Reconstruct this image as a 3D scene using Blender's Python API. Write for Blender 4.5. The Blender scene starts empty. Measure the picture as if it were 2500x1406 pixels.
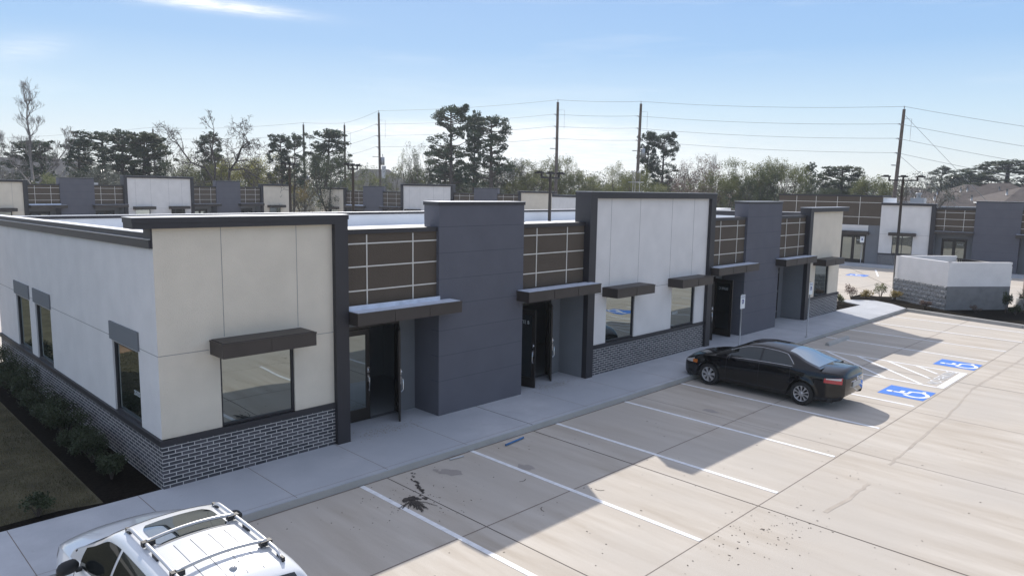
import bpy, math, random
from mathutils import Vector, Matrix
R = math.radians
random.seed(7)
scn = bpy.context.scene
col = scn.collection

# ------------------------------------------------------------------ camera
CAM = (-4.5781, -13.3427, 5.6299)
YAW, PIT, ROL, FPX = 0.7825209, -0.1341363, 0.0166488, 1788.45
F = Vector((math.cos(PIT)*math.cos(YAW), math.cos(PIT)*math.sin(YAW), math.sin(PIT)))
Rt = Vector((math.sin(YAW), -math.cos(YAW), 0)); U = Rt.cross(F)
R2 = Rt*math.cos(ROL) + U*math.sin(ROL); U2 = -Rt*math.sin(ROL) + U*math.cos(ROL)
cam = bpy.data.objects.new('camera', bpy.data.cameras.new('camera')); col.objects.link(cam)
m = Matrix((R2, U2, -F)).transposed().to_4x4(); m.translation = Vector(CAM)
cam.matrix_world = m
cam.data.sensor_width = 36; cam.data.lens = FPX/2500*36
cam.data.clip_start = .1; cam.data.clip_end = 6000
scn.camera = cam

# ------------------------------------------------------------------ light
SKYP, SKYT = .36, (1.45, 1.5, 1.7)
SUN = Vector((.68, 1.05, 1.0)).normalized()
EL = math.asin(SUN.z); AZ = math.atan2(SUN.x, SUN.y)      # azimuth from +Y towards +X
sun = bpy.data.objects.new('sun', bpy.data.lights.new('sun', 'SUN')); col.objects.link(sun)
sun.data.energy = 3.75; sun.data.angle = R(.5); sun.data.color = (1, .95, .88)
sun.rotation_euler = SUN.to_track_quat('Z', 'Y').to_euler()
w = bpy.data.worlds.new('World'); scn.world = w; w.use_nodes = True
nt = w.node_tree; nt.nodes.clear()
sky = nt.nodes.new('ShaderNodeTexSky'); sky.sky_type = 'NISHITA'; sky.sun_disc = False
sky.sun_elevation = EL; sky.sun_rotation = AZ; sky.altitude = 20; sky.air_density = 1.0; sky.dust_density = .6; sky.ozone_density = 2.5
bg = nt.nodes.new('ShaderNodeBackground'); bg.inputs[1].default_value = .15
out = nt.nodes.new('ShaderNodeOutputWorld')
# thin cirrus streaks: part of the sky
tc = nt.nodes.new('ShaderNodeTexCoord')
mp = nt.nodes.new('ShaderNodeMapping'); mp.inputs['Scale'].default_value = (1.6, 1.6, 13); mp.inputs['Rotation'].default_value = (.05, -.05, .3)
nz = nt.nodes.new('ShaderNodeTexNoise'); nz.inputs['Scale'].default_value = 1.9; nz.inputs['Detail'].default_value = 7; nz.inputs['Roughness'].default_value = .55
rp = nt.nodes.new('ShaderNodeValToRGB'); rp.color_ramp.elements[0].position = .53; rp.color_ramp.elements[1].position = .78
mx = nt.nodes.new('ShaderNodeMixRGB'); mx.inputs[2].default_value = (5.2, 5.4, 5.6, 1)
ml = nt.nodes.new('ShaderNodeMath'); ml.operation = 'MULTIPLY'; ml.inputs[1].default_value = .22
L = nt.links.new
L(tc.outputs['Generated'], mp.inputs[0]); L(mp.outputs[0], nz.inputs[0]); L(nz.outputs[0], rp.inputs[0])
# sky brightness compressed, then mixed with an added ramp that fills the shade
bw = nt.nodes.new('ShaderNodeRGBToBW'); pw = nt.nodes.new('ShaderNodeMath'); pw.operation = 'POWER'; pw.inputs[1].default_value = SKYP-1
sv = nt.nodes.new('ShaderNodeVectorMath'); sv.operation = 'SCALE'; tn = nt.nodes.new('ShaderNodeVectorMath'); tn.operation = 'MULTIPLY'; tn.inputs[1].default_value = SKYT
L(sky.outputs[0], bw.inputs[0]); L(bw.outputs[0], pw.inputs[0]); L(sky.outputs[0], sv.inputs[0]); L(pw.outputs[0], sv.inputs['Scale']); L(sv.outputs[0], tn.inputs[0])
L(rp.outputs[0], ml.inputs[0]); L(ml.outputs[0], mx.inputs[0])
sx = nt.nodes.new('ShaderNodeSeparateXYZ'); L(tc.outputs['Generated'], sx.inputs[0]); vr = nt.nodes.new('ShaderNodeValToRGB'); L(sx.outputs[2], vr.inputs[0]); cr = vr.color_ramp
for e_, (ps, c_) in enumerate(((.0, (.80,.82,.80)), (.10, (.52,.67,.78)), (.18, (.29,.475,.71)), (.30, (.215,.38,.66)), (.48, (.50,.55,.68)), (1.0, (.60,.60,.66)))):  # upper stops whitened, out of frame, to lift the shaded facade and lot
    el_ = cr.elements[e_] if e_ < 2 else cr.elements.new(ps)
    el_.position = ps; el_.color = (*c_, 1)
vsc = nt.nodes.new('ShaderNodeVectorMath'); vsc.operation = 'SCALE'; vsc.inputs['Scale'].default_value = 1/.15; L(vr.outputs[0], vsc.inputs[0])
skyfill = nt.nodes.new('ShaderNodeMixRGB'); skyfill.inputs[0].default_value = .72; L(tn.outputs[0], skyfill.inputs[1]); L(vsc.outputs[0], skyfill.inputs[2]); L(skyfill.outputs[0], mx.inputs[1])
def dotn(v):
    n = nt.nodes.new('ShaderNodeVectorMath'); n.operation = 'DOT_PRODUCT'; L(tc.outputs['Generated'], n.inputs[0]); n.inputs[1].default_value = v; return n.outputs['Value']
def mth(op, a, b=None):
    n = nt.nodes.new('ShaderNodeMath'); n.operation = op; n.use_clamp = False
    for k_, q_ in enumerate((a, b)):
        if q_ is None: continue
        if isinstance(q_, (int, float)): n.inputs[k_].default_value = q_
        else: L(q_, n.inputs[k_])
    return n.outputs[0]
def wisp(px, py, tilt, su, sw_, amt, prev):
    c0_ = (F + R2*((px-1250)/FPX) - U2*((py-703)/FPX)).normalized(); ax_ = (R2*math.cos(tilt)-U2*math.sin(tilt)); ax_ = (ax_-c0_*ax_.dot(c0_)).normalized(); ay_ = c0_.cross(ax_)
    u_ = mth('DIVIDE', dotn(ax_), su); w_ = mth('DIVIDE', dotn(ay_), sw_)
    e_ = mth('EXPONENT', mth('MULTIPLY', mth('ADD', mth('MULTIPLY', u_, u_), mth('MULTIPLY', w_, w_)), -1.0)); fr_ = mth('GREATER_THAN', dotn(c0_), 0)
    n5 = nt.nodes.new('ShaderNodeTexNoise'); n5.inputs['Scale'].default_value = 26; n5.inputs['Detail'].default_value = 6; L(mp.outputs[0], n5.inputs[0])
    wm_ = mth('MULTIPLY', mth('MULTIPLY', e_, fr_), mth('MULTIPLY', n5.outputs[0], amt)); wm_.node.use_clamp = True
    mw_ = nt.nodes.new('ShaderNodeMixRGB'); mw_.inputs[2].default_value = (5.7, 5.8, 5.9, 1); L(wm_, mw_.inputs[0]); L(prev, mw_.inputs[1]); return mw_.outputs[0]
sk_ = mx.outputs[0]
for a_ in ((520, 12, .12, .085, .0065, 1.9), (1330, 330, .02, .13, .016, 1.5), (960, 318, .0, .11, .010, 1.2), (60, 120, -.1, .04, .012, .5), (1250, 400, 0, .30, .035, 1.3)): sk_ = wisp(*a_, sk_)
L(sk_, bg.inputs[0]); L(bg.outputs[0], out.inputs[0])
vs = scn.view_settings; vs.view_transform = 'Standard'; vs.look = 'None'; vs.exposure = .40; vs.gamma = 1

# ------------------------------------------------------------------ helpers
def ray(px, py):
    return F + R2*((px-1250)/FPX) - U2*((py-703)/FPX)
def at(px, dist, py=None, z=None):
    """point at horizontal distance dist in the direction of picture column px"""
    d = ray(px, 460 if py is None else py); h = math.hypot(d.x, d.y)
    p = Vector(CAM) + d*(dist/h)
    if z is not None: p.z = z
    return p
def topz(px, py, dist):
    return at(px, dist, py).z

def tag(o, label=None, cat=None, group=None, kind=None):
    if label: o['label'] = label
    if cat: o['category'] = cat
    if group: o['group'] = group
    if kind: o['kind'] = kind
    return o
def empty(name, loc=(0, 0, 0), rz=0):
    o = bpy.data.objects.new(name, None); col.objects.link(o); o.location = loc; o.rotation_euler = (0, 0, rz); o.empty_display_size = .2
    return o
def copy_tree(o, parent=None):
    c = o.copy(); col.objects.link(c); c.parent = parent
    for ch in KIDS.get(o.name, []):
        copy_tree(ch, c); 
    return c
KIDS = {}
def kid(o, parent):
    if parent:
        o.parent = parent; KIDS.setdefault(parent.name, []).append(o)
    return o
class MB:
    def __init__(s): s.v = []; s.f = []; s.m = []; s.sm = []
    def add(s, vs_, fs, mi=0, smooth=False):
        b = len(s.v); s.v += [tuple(p) for p in vs_]
        for f in fs: s.f.append([b+i for i in f]); s.m.append(mi); s.sm.append(smooth)
    def box(s, x0, x1, y0, y1, z0, z1, mi=0):
        if x0 > x1: x0, x1 = x1, x0
        if y0 > y1: y0, y1 = y1, y0
        s.add([(x0,y0,z0),(x1,y0,z0),(x1,y1,z0),(x0,y1,z0),(x0,y0,z1),(x1,y0,z1),(x1,y1,z1),(x0,y1,z1)],
              [(0,3,2,1),(4,5,6,7),(0,1,5,4),(1,2,6,5),(2,3,7,6),(3,0,4,7)], mi); return s
    def prism(s, pts, z0, z1, mi=0, mt=None):
        n = len(pts); v = [(p[0],p[1],z0) for p in pts]+[(p[0],p[1],z1) for p in pts]
        a = sum(pts[i][0]*pts[(i+1)%n][1]-pts[(i+1)%n][0]*pts[i][1] for i in range(n))
        idx = list(range(n))
        if a < 0: idx = idx[::-1]
        s.add(v, [[i+n for i in idx]], mi if mt is None else mt)
        s.add(v, [idx[::-1]], mi)
        s.add(v, [(idx[i], idx[(i+1)%n], idx[(i+1)%n]+n, idx[i]+n) for i in range(n)], mi); return s
    def hexa(s, p8, mi=0):
        s.add(p8, [(0,3,2,1),(4,5,6,7),(0,1,5,4),(1,2,6,5),(2,3,7,6),(3,0,4,7)], mi); return s
    def tube(s, pts, r, n=8, mi=0, smooth=True, cap=True):
        pts = [Vector(p) for p in pts]
        rs = r if isinstance(r, (list, tuple)) else [r]*len(pts)
        rings = []
        for i, p in enumerate(pts):
            d = (pts[min(i+1, len(pts)-1)] - pts[max(i-1, 0)])
            if d.length < 1e-9: d = Vector((0,0,1))
            d.normalize(); a = Vector((0,0,1)) if abs(d.z) < .9 else Vector((1,0,0))
            u = d.cross(a).normalized(); v = d.cross(u)
            rings.append([p + (u*math.cos(2*math.pi*k/n) + v*math.sin(2*math.pi*k/n))*rs[i] for k in range(n)])
        vv = [q for rg in rings for q in rg]; ff = []
        for i in range(len(pts)-1):
            for k in range(n):
                a = i*n+k; b = i*n+(k+1)%n; ff.append((a, b, b+n, a+n))
        if cap: ff.append(list(range(n))); ff.append([len(vv)-n+k for k in range(n)][::-1])
        s.add(vv, ff, mi, smooth); return s
    def lathe(s, prof, axis='x', n=24, mi=0, c=(0,0,0)):
        vv = []; k = len(prof)
        for i in range(n):
            a = 2*math.pi*i/n
            for (h, r) in prof:
                if axis == 'x': vv.append((c[0]+h, c[1]+r*math.cos(a), c[2]+r*math.sin(a)))
                elif axis == 'z': vv.append((c[0]+r*math.cos(a), c[1]+r*math.sin(a), c[2]+h))
                else: vv.append((c[0]+r*math.cos(a), c[1]+h, c[2]+r*math.sin(a)))
        ff = []
        for i in range(n):
            for j in range(k-1):
                a = i*k+j; b = ((i+1)%n)*k+j; ff.append((a, b, b+1, a+1))
        s.add(vv, ff, mi, True); return s
    def grid(s, P, mi=0, smooth=True, flip=False):
        nu, nv = len(P), len(P[0]); vv = [q for row in P for q in row]; ff = []
        for i in range(nu-1):
            for j in range(nv-1):
                f = (i*nv+j, (i+1)*nv+j, (i+1)*nv+j+1, i*nv+j+1); ff.append(f[::-1] if flip else f)
        s.add(vv, ff, mi, smooth); return s
    def ribbon(s, pts, wd, z, mi=0, closed=False):
        n = len(pts); L_, R_ = [], []
        for i in range(n):
            a = Vector(pts[(i-1)%n] if closed else pts[max(i-1,0)]); b = Vector(pts[(i+1)%n] if closed else pts[min(i+1,n-1)])
            d = (b-a); d = d.normalized() if d.length > 0 else Vector((1,0)); q = Vector((-d.y, d.x))*wd/2; p = Vector(pts[i])
            L_.append((p.x+q.x, p.y+q.y, z)); R_.append((p.x-q.x, p.y-q.y, z))
        if closed: L_.append(L_[0]); R_.append(R_[0])
        s.grid([R_, L_], mi, False); return s
    def build(s, name, mats, parent=None, loc=None):
        me = bpy.data.meshes.new(name); me.from_pydata(s.v, [], s.f)
        if not isinstance(mats, (list, tuple)): mats = [mats]
        for q in mats: me.materials.append(q)
        me.polygons.foreach_set('material_index', s.m); me.polygons.foreach_set('use_smooth', s.sm); me.update()
        o = bpy.data.objects.new(name, me); col.objects.link(o)
        if loc is not None: o.location = loc
        return kid(o, parent)

# ------------------------------------------------------------------ materials
def mat(name, c, rough=.6, metal=0, spec=.5, noise=None, bump=None, coat=0, var=None):
    """noise=(scale, amount, detail) multiplies the colour; bump=(scale, strength)"""
    M = bpy.data.materials.new(name); M.use_nodes = True; t = M.node_tree; b = t.nodes['Principled BSDF']
    b.inputs['Base Color'].default_value = (*c, 1); b.inputs['Roughness'].default_value = rough; b.inputs['Metallic'].default_value = metal
    b.inputs['Specular IOR Level'].default_value = spec
    if coat: b.inputs['Coat Weight'].default_value = coat; b.inputs['Coat Roughness'].default_value = .03
    co = t.nodes.new('ShaderNodeTexCoord')
    if noise:
        n = t.nodes.new('ShaderNodeTexNoise'); n.inputs['Scale'].default_value = noise[0]; n.inputs['Detail'].default_value = noise[2] if len(noise) > 2 else 5
        mr = t.nodes.new('ShaderNodeMapRange'); mr.inputs[1].default_value = .3; mr.inputs[2].default_value = .7; mr.inputs[3].default_value = 1-noise[1]; mr.inputs[4].default_value = 1+noise[1]
        x = t.nodes.new('ShaderNodeVectorMath'); x.operation = 'SCALE'; x.inputs[0].default_value = c
        t.links.new(co.outputs['Object'], n.inputs[0]); t.links.new(n.outputs[0], mr.inputs[0]); t.links.new(mr.outputs[0], x.inputs['Scale']); t.links.new(x.outputs[0], b.inputs['Base Color'])
    if bump:
        n = t.nodes.new('ShaderNodeTexNoise'); n.inputs['Scale'].default_value = bump[0]; n.inputs['Detail'].default_value = 4
        bp = t.nodes.new('ShaderNodeBump'); bp.inputs['Strength'].default_value = bump[1]; bp.inputs['Distance'].default_value = .01
        t.links.new(co.outputs['Object'], n.inputs[0]); t.links.new(n.outputs[0], bp.inputs['Height']); t.links.new(bp.outputs[0], b.inputs['Normal'])
    return M
def glass_mat(name, tint, refl, wob=.0, base=(.012, .014, .014)):
    M = bpy.data.materials.new(name); M.use_nodes = True; t = M.node_tree; t.nodes.clear()
    o = t.nodes.new('ShaderNodeOutputMaterial'); g = t.nodes.new('ShaderNodeBsdfGlossy'); g.inputs['Roughness'].default_value = .015; g.inputs['Color'].default_value = (*tint, 1)
    d = t.nodes.new('ShaderNodeBsdfDiffuse'); d.inputs['Color'].default_value = (*base, 1); x = t.nodes.new('ShaderNodeMixShader')
    lw = t.nodes.new('ShaderNodeLayerWeight'); lw.inputs[0].default_value = .25
    mr = t.nodes.new('ShaderNodeMapRange'); mr.inputs[3].default_value = refl; mr.inputs[4].default_value = min(1, refl+.55)
    t.links.new(lw.outputs['Fresnel'], mr.inputs[0]); t.links.new(mr.outputs[0], x.inputs[0])
    t.links.new(d.outputs[0], x.inputs[1]); t.links.new(g.outputs[0], x.inputs[2]); t.links.new(x.outputs[0], o.inputs[0])
    if wob:
        co = t.nodes.new('ShaderNodeTexCoord'); n = t.nodes.new('ShaderNodeTexNoise'); n.inputs['Scale'].default_value = 1.1; n.inputs['Detail'].default_value = 0
        bp = t.nodes.new('ShaderNodeBump'); bp.inputs['Strength'].default_value = wob; bp.inputs['Distance'].default_value = .05
        t.links.new(co.outputs['Object'], n.inputs[0]); t.links.new(n.outputs[0], bp.inputs['Height']); t.links.new(bp.outputs[0], g.inputs['Normal'])
    return M
def stucco(name, c, joint=False):
    M = mat(name, c, .85, spec=.25, noise=(1.6, .05, 9), bump=(45, .8)); return M
def brick_mat():
    M = bpy.data.materials.new('dark_brick'); M.use_nodes = True; t = M.node_tree; b = t.nodes['Principled BSDF']; b.inputs['Roughness'].default_value = .75
    co = t.nodes.new('ShaderNodeTexCoord'); sp = t.nodes.new('ShaderNodeSeparateXYZ'); ad = t.nodes.new('ShaderNodeMath'); ad.operation = 'SUBTRACT'
    cb = t.nodes.new('ShaderNodeCombineXYZ'); br = t.nodes.new('ShaderNodeTexBrick')
    br.inputs['Scale'].default_value = 1; br.inputs['Brick Width'].default_value = .232; br.inputs['Row Height'].default_value = .0705; br.inputs['Mortar Size'].default_value = .0078; br.inputs['Mortar Smooth'].default_value = .1
    br.inputs['Color1'].default_value = (.030, .031, .038, 1); br.inputs['Color2'].default_value = (.095, .090, .098, 1); br.inputs['Mortar'].default_value = (.52, .50, .47, 1)
    br.inputs['Bias'].default_value = 0
    L = t.links.new; L(co.outputs['Object'], sp.inputs[0]); L(sp.outputs[0], ad.inputs[0]); L(sp.outputs[1], ad.inputs[1]); L(ad.outputs[0], cb.inputs[0]); L(sp.outputs[2], cb.inputs[1])
    L(cb.outputs[0], br.inputs[0]); L(br.outputs[0], b.inputs['Base Color'])
    bp = t.nodes.new('ShaderNodeBump'); bp.inputs['Strength'].default_value = .4; bp.inputs['Distance'].default_value = .004; bp.invert = True
    L(br.outputs['Fac'], bp.inputs['Height']); L(bp.outputs[0], b.inputs['Normal']); return M
def concrete_mat(name, c1, c2, c3, streak=True, sc=1.0):
    M = bpy.data.materials.new(name); M.use_nodes = True; t = M.node_tree; b = t.nodes['Principled BSDF']; b.inputs['Roughness'].default_value = .8; b.inputs['Specular IOR Level'].default_value = .3
    L = t.links.new; co = t.nodes.new('ShaderNodeTexCoord')
    mp = t.nodes.new('ShaderNodeMapping'); mp.inputs['Scale'].default_value = (1.6*sc, .22*sc, 1) if streak else (1, 1, 1); mp.inputs['Rotation'].default_value = (0, 0, R(4))
    n1 = t.nodes.new('ShaderNodeTexNoise'); n1.inputs['Scale'].default_value = 1.5; n1.inputs['Detail'].default_value = 8; n1.inputs['Roughness'].default_value = .6
    n2 = t.nodes.new('ShaderNodeTexNoise'); n2.inputs['Scale'].default_value = .28; n2.inputs['Detail'].default_value = 5
    n3 = t.nodes.new('ShaderNodeTexNoise'); n3.inputs['Scale'].default_value = 60; n3.inputs['Detail'].default_value = 3
    r1 = t.nodes.new('ShaderNodeValToRGB'); r1.color_ramp.elements[0].position = .34; r1.color_ramp.elements[1].position = .66
    r1.color_ramp.elements[0].color = (*c1, 1); r1.color_ramp.elements[1].color = (*c2, 1)
    x = t.nodes.new('ShaderNodeMixRGB'); x.inputs[2].default_value = (*c3, 1)
    r2 = t.nodes.new('ShaderNodeMapRange'); r2.inputs[1].default_value = .42; r2.inputs[2].default_value = .62; r2.inputs[4].default_value = .75
    L(co.outputs['Object'], mp.inputs[0]); L(mp.outputs[0], n1.inputs[0]); L(co.outputs['Object'], n2.inputs[0]); L(co.outputs['Object'], n3.inputs[0])
    L(n1.outputs[0], r1.inputs[0]); L(r1.outputs[0], x.inputs[1]); L(n2.outputs[0], r2.inputs[0]); L(r2.outputs[0], x.inputs[0])
    # dark spots and drips: a thresholded noise
    n4 = t.nodes.new('ShaderNodeTexNoise'); n4.inputs['Scale'].default_value = 5.5; n4.inputs['Detail'].default_value = 6; L(co.outputs['Object'], n4.inputs[0])
    r4 = t.nodes.new('ShaderNodeMapRange'); r4.inputs[1].default_value = .70; r4.inputs[2].default_value = .76; r4.inputs[4].default_value = .28; L(n4.outputs[0], r4.inputs[0])
    y = t.nodes.new('ShaderNodeMixRGB'); y.inputs[2].default_value = (.2, .17, .14, 1); L(r4.outputs[0], y.inputs[0]); L(x.outputs[0], y.inputs[1])
    g = t.nodes.new('ShaderNodeMapRange'); g.inputs[3].default_value = .9; g.inputs[4].default_value = 1.1; L(n3.outputs[0], g.inputs[0])
    vm = t.nodes.new('ShaderNodeVectorMath'); vm.operation = 'SCALE'; L(y.outputs[0], vm.inputs[0]); L(g.outputs[0], vm.inputs['Scale']); L(vm.outputs[0], b.inputs['Base Color'])
    bp = t.nodes.new('ShaderNodeBump'); bp.inputs['Strength'].default_value = .25; bp.inputs['Distance'].default_value = .004; L(n3.outputs[0], bp.inputs['Height']); L(bp.outputs[0], b.inputs['Normal'])
    return M
def leaf_mat(name, c, c2=None, tr=.35, rough=.55, spec=.3):
    M = bpy.data.materials.new(name); M.use_nodes = True; t = M.node_tree; b = t.nodes['Principled BSDF']; b.inputs['Roughness'].default_value = rough; b.inputs['Specular IOR Level'].default_value = spec
    L = t.links.new; o = t.nodes['Material Output']
    co = t.nodes.new('ShaderNodeTexCoord'); n = t.nodes.new('ShaderNodeTexNoise'); n.inputs['Scale'].default_value = .9; n.inputs['Detail'].default_value = 4; L(co.outputs['Object'], n.inputs[0])
    r = t.nodes.new('ShaderNodeValToRGB'); r.color_ramp.elements[0].position = .36; r.color_ramp.elements[1].position = .64
    r.color_ramp.elements[0].color = (*c, 1); r.color_ramp.elements[1].color = (*(c2 or [q*1.7 for q in c]), 1); L(n.outputs[0], r.inputs[0]); L(r.outputs[0], b.inputs['Base Color'])
    d = t.nodes.new('ShaderNodeBsdfTranslucent'); L(r.outputs[0], d.inputs[0]); x = t.nodes.new('ShaderNodeMixShader'); x.inputs[0].default_value = tr
    L(b.outputs[0], x.inputs[1]); L(d.outputs[0], x.inputs[2]); L(x.outputs[0], o.inputs[0]); return M

M = {}
M['white'] = stucco('white_stucco', (.73, .70, .67))
M['side'] = stucco('pale_grey_stucco', (.70, .68, .66))
M['cream'] = stucco('cream_stucco', (.68, .61, .50))
M['slate'] = stucco('slate_stucco', (.118, .118, .136))
M['slate2'] = stucco('recess_stucco', (.19, .195, .205))
M['brown'] = stucco('brown_panel', (.100, .079, .060))
M['black'] = mat('black_trim', (.026, .024, .028), .5, noise=(2, .1))
M['bronze'] = mat('bronze_metal', (.052, .042, .037), .45, metal=.2, noise=(2, .12))
M['alum'] = mat('reveal_metal', (.62, .60, .56), .4, metal=.3)
M['flash'] = mat('flashing_metal', (.55, .55, .57), .35, metal=.6)
M['roof'] = mat('white_roof_membrane', (.80, .80, .80), .6, noise=(.5, .06), bump=(3, .3))
M['cantop'] = mat('canopy_roof_membrane', (.62, .66, .74), .5, noise=(6, .12))
M['brick'] = brick_mat()
M['joint'] = mat('stucco_joint', (.26, .25, .24), .9)  # dull grey of the joint lines in the stucco walls
M['lintel'] = mat('lintel_grey', (.16, .17, .18), .8, bump=(60, .5))
M['glass'] = glass_mat('window_glass', (.80, .88, .86), .34, .10)
M['glass_d'] = glass_mat('door_glass', (.72, .80, .78), .30, .05)
M['chrome'] = mat('chrome', (.75, .75, .76), .2, metal=1)
M['int'] = mat('interior_paint', (.36, .38, .39), .8)
M['lot'] = concrete_mat('lot_concrete', (.425, .37, .305), (.55, .50, .435), (.46, .42, .37))
M['walk'] = concrete_mat('sidewalk_concrete', (.42, .43, .45), (.50, .51, .53), (.39, .41, .44), False)
M['curb'] = concrete_mat('curb_concrete', (.34, .34, .32), (.44, .43, .41), (.38, .37, .35), False)
M['jt'] = mat('joint_tar', (.07, .055, .045), .8)
M['jt2'] = mat('saw_joint', (.20, .165, .14), .9)
M['paint'] = mat('white_road_paint', (.80, .80, .80), .6, noise=(7, .10))
M['pblue'] = mat('blue_road_paint', (.055, .19, .62), .6, noise=(5, .08))
M['soil'] = mat('far_ground', (.07, .065, .04), .95, noise=(.06, .35))
M['mulch'] = mat('mulch', (.010, .008, .006), 1.0, spec=.05, noise=(20, .5), bump=(25, 1))
M['lawn'] = mat('lawn_soil', (.080, .072, .045), .95, spec=.1, noise=(2.2, .35), bump=(20, .8))
M['wood'] = mat('pole_wood', (.12, .095, .08), .9, noise=(3, .3))
M['darkm'] = mat('dark_metal', (.035, .03, .028), .5, metal=.4)
M['grey_m'] = mat('galvanised_metal', (.38, .39, .40), .5, metal=.6)

# ------------------------------------------------------------------ setting
g = MB(); g.prism([(-2500,-2500),(2500,-2500),(2500,2500),(-2500,2500)], -.3, -.06)
tag(g.build('ground', M['soil']), kind='structure')
lot = MB(); lot.prism([(-45,-60),(75,-60),(75,75),(-45,75)], -.05, 0)
LOT = tag(lot.build('parking_lot', M['lot']), kind='structure')
def strip(x0, y0, x1, y1, wd, z, name, mt):
    b = MB(); d = Vector((x1-x0, y1-y0)).normalized(); q = Vector((-d.y, d.x))*wd/2
    b.prism([(x0+q.x,y0+q.y),(x0-q.x,y0-q.y),(x1-q.x,y1-q.y),(x1+q.x,y1+q.y)], z-.003, z); return b.build(name, mt, LOT)
j = MB()
def jl(x0, y0, x1, y1, wd, mi, z=.002):
    d = Vector((x1-x0, y1-y0)).normalized(); q = Vector((-d.y, d.x))*wd/2
    j.add([(x0+q.x,y0+q.y,z),(x0-q.x,y0-q.y,z),(x1-q.x,y1-q.y,z),(x1+q.x,y1+q.y,z)], [(0,1,2,3)], mi)
for x, mi, wd in ((7.62, 0, .028), (3.45, 0, .02), (-.9, 1, .015), (11.9, 1, .018), (16.2, 1, .018), (20.6, 0, .03), (25.0, 1, .018), (29.4, 1, .018), (-5.4, 1, .018)):
    jl(x, -1.98, x, -60, wd, mi, .002)
for y, mi, wd in ((-4.85, 1, .022), (-7.62, 1, .016), (-14.5, 1, .016)):
    jl(-45, y, 34.2, y, wd, mi, .003)
for y in (2.9, 6.5, 10.2): jl(35, y, 56, y, .03, 1, .003)
jl(44, 1.8, 54, 8.0, .05, 0, .002)
j.build('expansion_joint', [M['jt'], M['jt2']], LOT)
# painted marks
for x, ys, ye in ((2.86,-1.95,-7.6),(5.66,-1.95,-7.6),(8.44,-1.95,-7.6),(11.22,-1.95,-7.58),(14.02,-1.95,-7.56),(16.72,-1.95,-7.54),(19.40,-1.95,-7.5),(22.0,-2.0,-7.5),(24.6,-2.0,-7.55),(27.05,-2.0,-7.62),(29.6,-2.05,-7.65),(32.1,-2.1,-7.68),(.06,-1.95,-7.6)):
    strip(x, ys, x+(.0), ye, .10, .006, 'parking_stripe', M['paint'])
strip(19.36, -7.46, 22.05, -7.46, .20, .009, 'parking_stripe', M['paint'])
for a, b in (((21.95,-3.1),(19.45,-5.9)),((21.95,-4.2),(19.45,-6.95)),((21.95,-5.2),(20.42,-6.9)),((21.95,-6.1),(21.24,-6.9)),((21.5,-2.5),(19.45,-4.85))):
    strip(*a, *b, .10, .0075, 'hatch_stripe', M['paint'])
def wheelchair(b, cx, cy, s, z, mi, rot=0, wd=.11):
    ca, sa = math.cos(rot), math.sin(rot)
    T = lambda p: (cx+(p[0]*ca-p[1]*sa)*s, cy+(p[0]*sa+p[1]*ca)*s)
    b.prism([T((-.06+.095*math.cos(a), .80+.095*math.sin(a))) for a in [i*math.pi/6 for i in range(12)]], z-.002, z, mi)
    b.ribbon([T(p) for p in ((-.06,.74),(-.03,.34),(.25,.34),(.40,.02),(.52,.06))], wd*s, z, mi)
    b.ribbon([T(p) for p in ((-.03,.52),(.22,.52))], wd*s, z+.0005, mi)
    b.ribbon([T((.02+.32*math.cos(a), .14+.30*math.sin(a))) for a in [R(125+i*18) for i in range(13)]], wd*s, z+.001, mi)
def hc(cx, cy, w_, h_, rot=0, parent=LOT):
    b = MB(); ca, sa = math.cos(rot), math.sin(rot)
    b.prism([(cx+x*ca-y*sa, cy+x*sa+y*ca) for x, y in ((-w_/2,-h_/2),(w_/2,-h_/2),(w_/2,h_/2),(-w_/2,h_/2))], .003, .006, 0)
    o = (-.08, -.40); wheelchair(b, cx+o[0]*ca-o[1]*sa, cy+o[0]*sa+o[1]*ca, 1.0, .009, 1, rot)
    b.build('accessible_symbol', [M['pblue'], M['paint']], parent)
hc(18.06, -6.95, 1.2, 1.2); hc(23.26, -6.97, 1.1, 1.22)
def text_mesh(body, size, name, mt, parent, mw, ext=.0015, sx=1, space=1):
    cu = bpy.data.curves.new(name, 'FONT'); cu.body = body; cu.size = size; cu.extrude = ext; cu.align_x = 'CENTER'; cu.align_y = 'CENTER'; cu.space_character = space
    t_ = bpy.data.objects.new(name, cu); col.objects.link(t_); dg = bpy.context.evaluated_depsgraph_get()
    me = bpy.data.meshes.new_from_object(t_.evaluated_get(dg)); bpy.data.objects.remove(t_)
    me.transform(mw @ Matrix.Diagonal((sx, 1, 1, 1))); me.materials.clear(); me.materials.append(mt); me.name = name
    o = bpy.data.objects.new(name, me); col.objects.link(o); return kid(o, parent)
text_mesh('NO PARKING', .46, 'lettering', M['paint'], LOT, Matrix.Translation((20.85, -7.16, .008)), sx=.80)
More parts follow.
